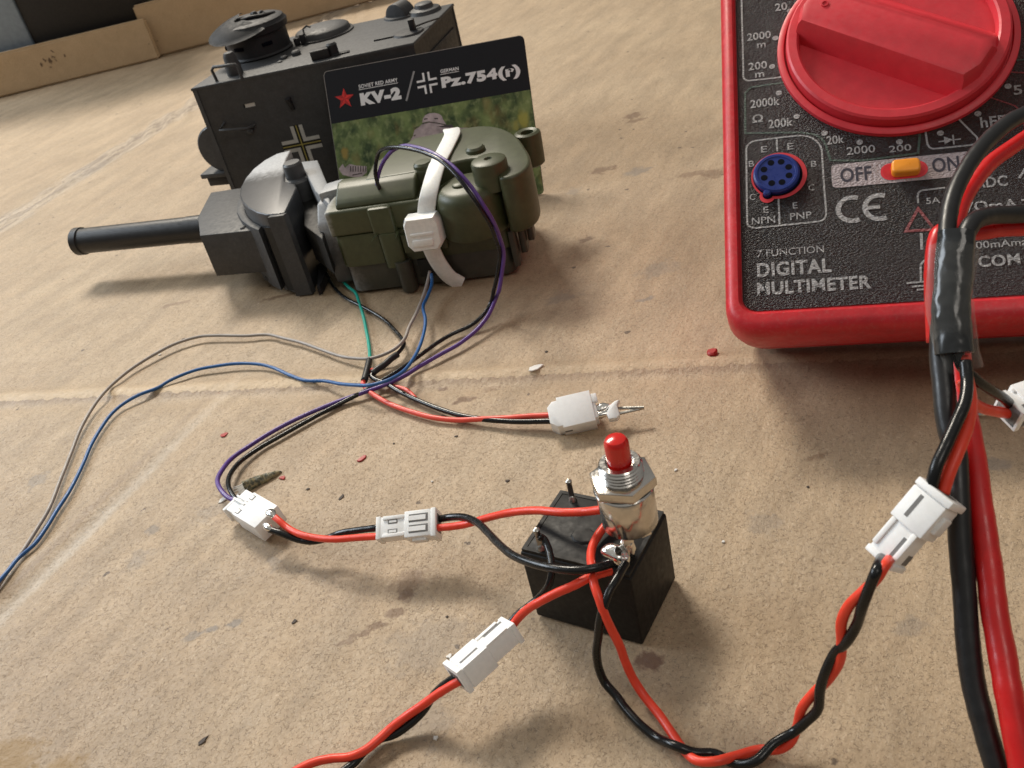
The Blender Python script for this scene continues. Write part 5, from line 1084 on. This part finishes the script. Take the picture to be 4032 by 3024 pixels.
for i, (u, v, r, el, ro_, lb) in enumerate(((985, 941, .35, 1.2, 0, 'dark fleck below the two thin wires'), (1096, 1037, .4, 1.2, .5, 'dark square fleck behind the relay'), (665, 1055, .42, 1, 0, 'dark fleck above the short wires'), (738, 1072, .45, 2.2, .9, 'long dark fleck above the connector pair'), (850, 957, .3, 1, 0, 'small dark fleck under the coral wire'), (1745, 1050, .35, 1, 0, 'small dark fleck left of the lifted connector'), (436, 1598, .42, 2.4, .7, 'dark sliver near the bottom edge'), (965, 1330, .3, 1, 0, 'dark speck near the shadow of the wires'), (1180, 759, .4, 1, 0, 'dark crumb above the fold'), (635, 1340, .45, 1.6, 1.2, 'dark splinter in the lower left'))):
    chip('dark_fleck', lb, 'fleck', u, v, r, .12, M['fleck'], 40+i, el, ro_, GD)
# olive scrap of plastic
s = NT('burnt olive scrap'); M['scrap'] = s.fin(s.mix(s.rng(s.noise(.8, 6, .7), .45, .6), (.05, .055, .035), (.27, .23, .12)), .5, 0, s.bump(s.noise(1.5, 5), .7, .4))
p = at(562, 1040); om = frame(Vector((p.x, p.y, ground_z(p.x, p.y))), at(600, 1022)-at(535, 1052), (0, 0, 1))
scrap = thing('plastic_scrap', 'torn olive green plastic scrap with a frayed white end', 'scrap', om)
bm = bmesh.new(); b = bmesh.new(); rows = []
for i in range(13):
    t = i/12; hw = (.95*(1-t)**.45+.10)*(1+.35*mnoise.noise(Vector((t*6, 1, 1)))); hh = 1.15*(1-t)**.6+.15
    rows.append([b.verts.new((-3.6+8.6*t, 1.45*hw*math.cos(a)*(1+.25*mnoise.noise(Vector((t*5, a, 4)))),   .15+1.5*hh*max(0, math.sin(a))*(1+.4*mnoise.noise(Vector((t*7, a*2, 8)))))) for a in [PI*k/8 for k in range(9)]])
for A, B in zip(rows, rows[1:]):
    for k in range(8): b.faces.new((A[k], A[k+1], B[k+1], B[k]))
b.faces.new(rows[0]); merge(bm, b); finish('shell', bm, M['scrap'], scrap, ang=35)
bm = bmesh.new()
for k in range(7):
    a = -1.0+2.0*k/6; add_tube(bm, [(-3.0, a*.9, .8), (-4.2, a*1.3, .35+.2*random.random()), (-5.0-.9*random.random(), a*2.1+random.uniform(-.3, .3), .2)], lambda t: .3*(1-t)+.08, 6, 4)
finish('frayed_end', bm, M['crumb'], scrap)
# twisted bit of bare wire near the right edge
bm = bmesh.new(); add_tube(bm, [at(2100, 889, .8), at(2112, 893, 1.2), at(2128, 894, .9)], .45, 8); add_tube(bm, [at(2100, 893, .8), at(2110, 890, 1.0), at(2122, 890, .9)], .3, 8)
o = finish('bare_wire_end', bm, M['solder']); tag(o, 'shiny scrap of bare wire below the thin red wire at the right', 'wire scrap')
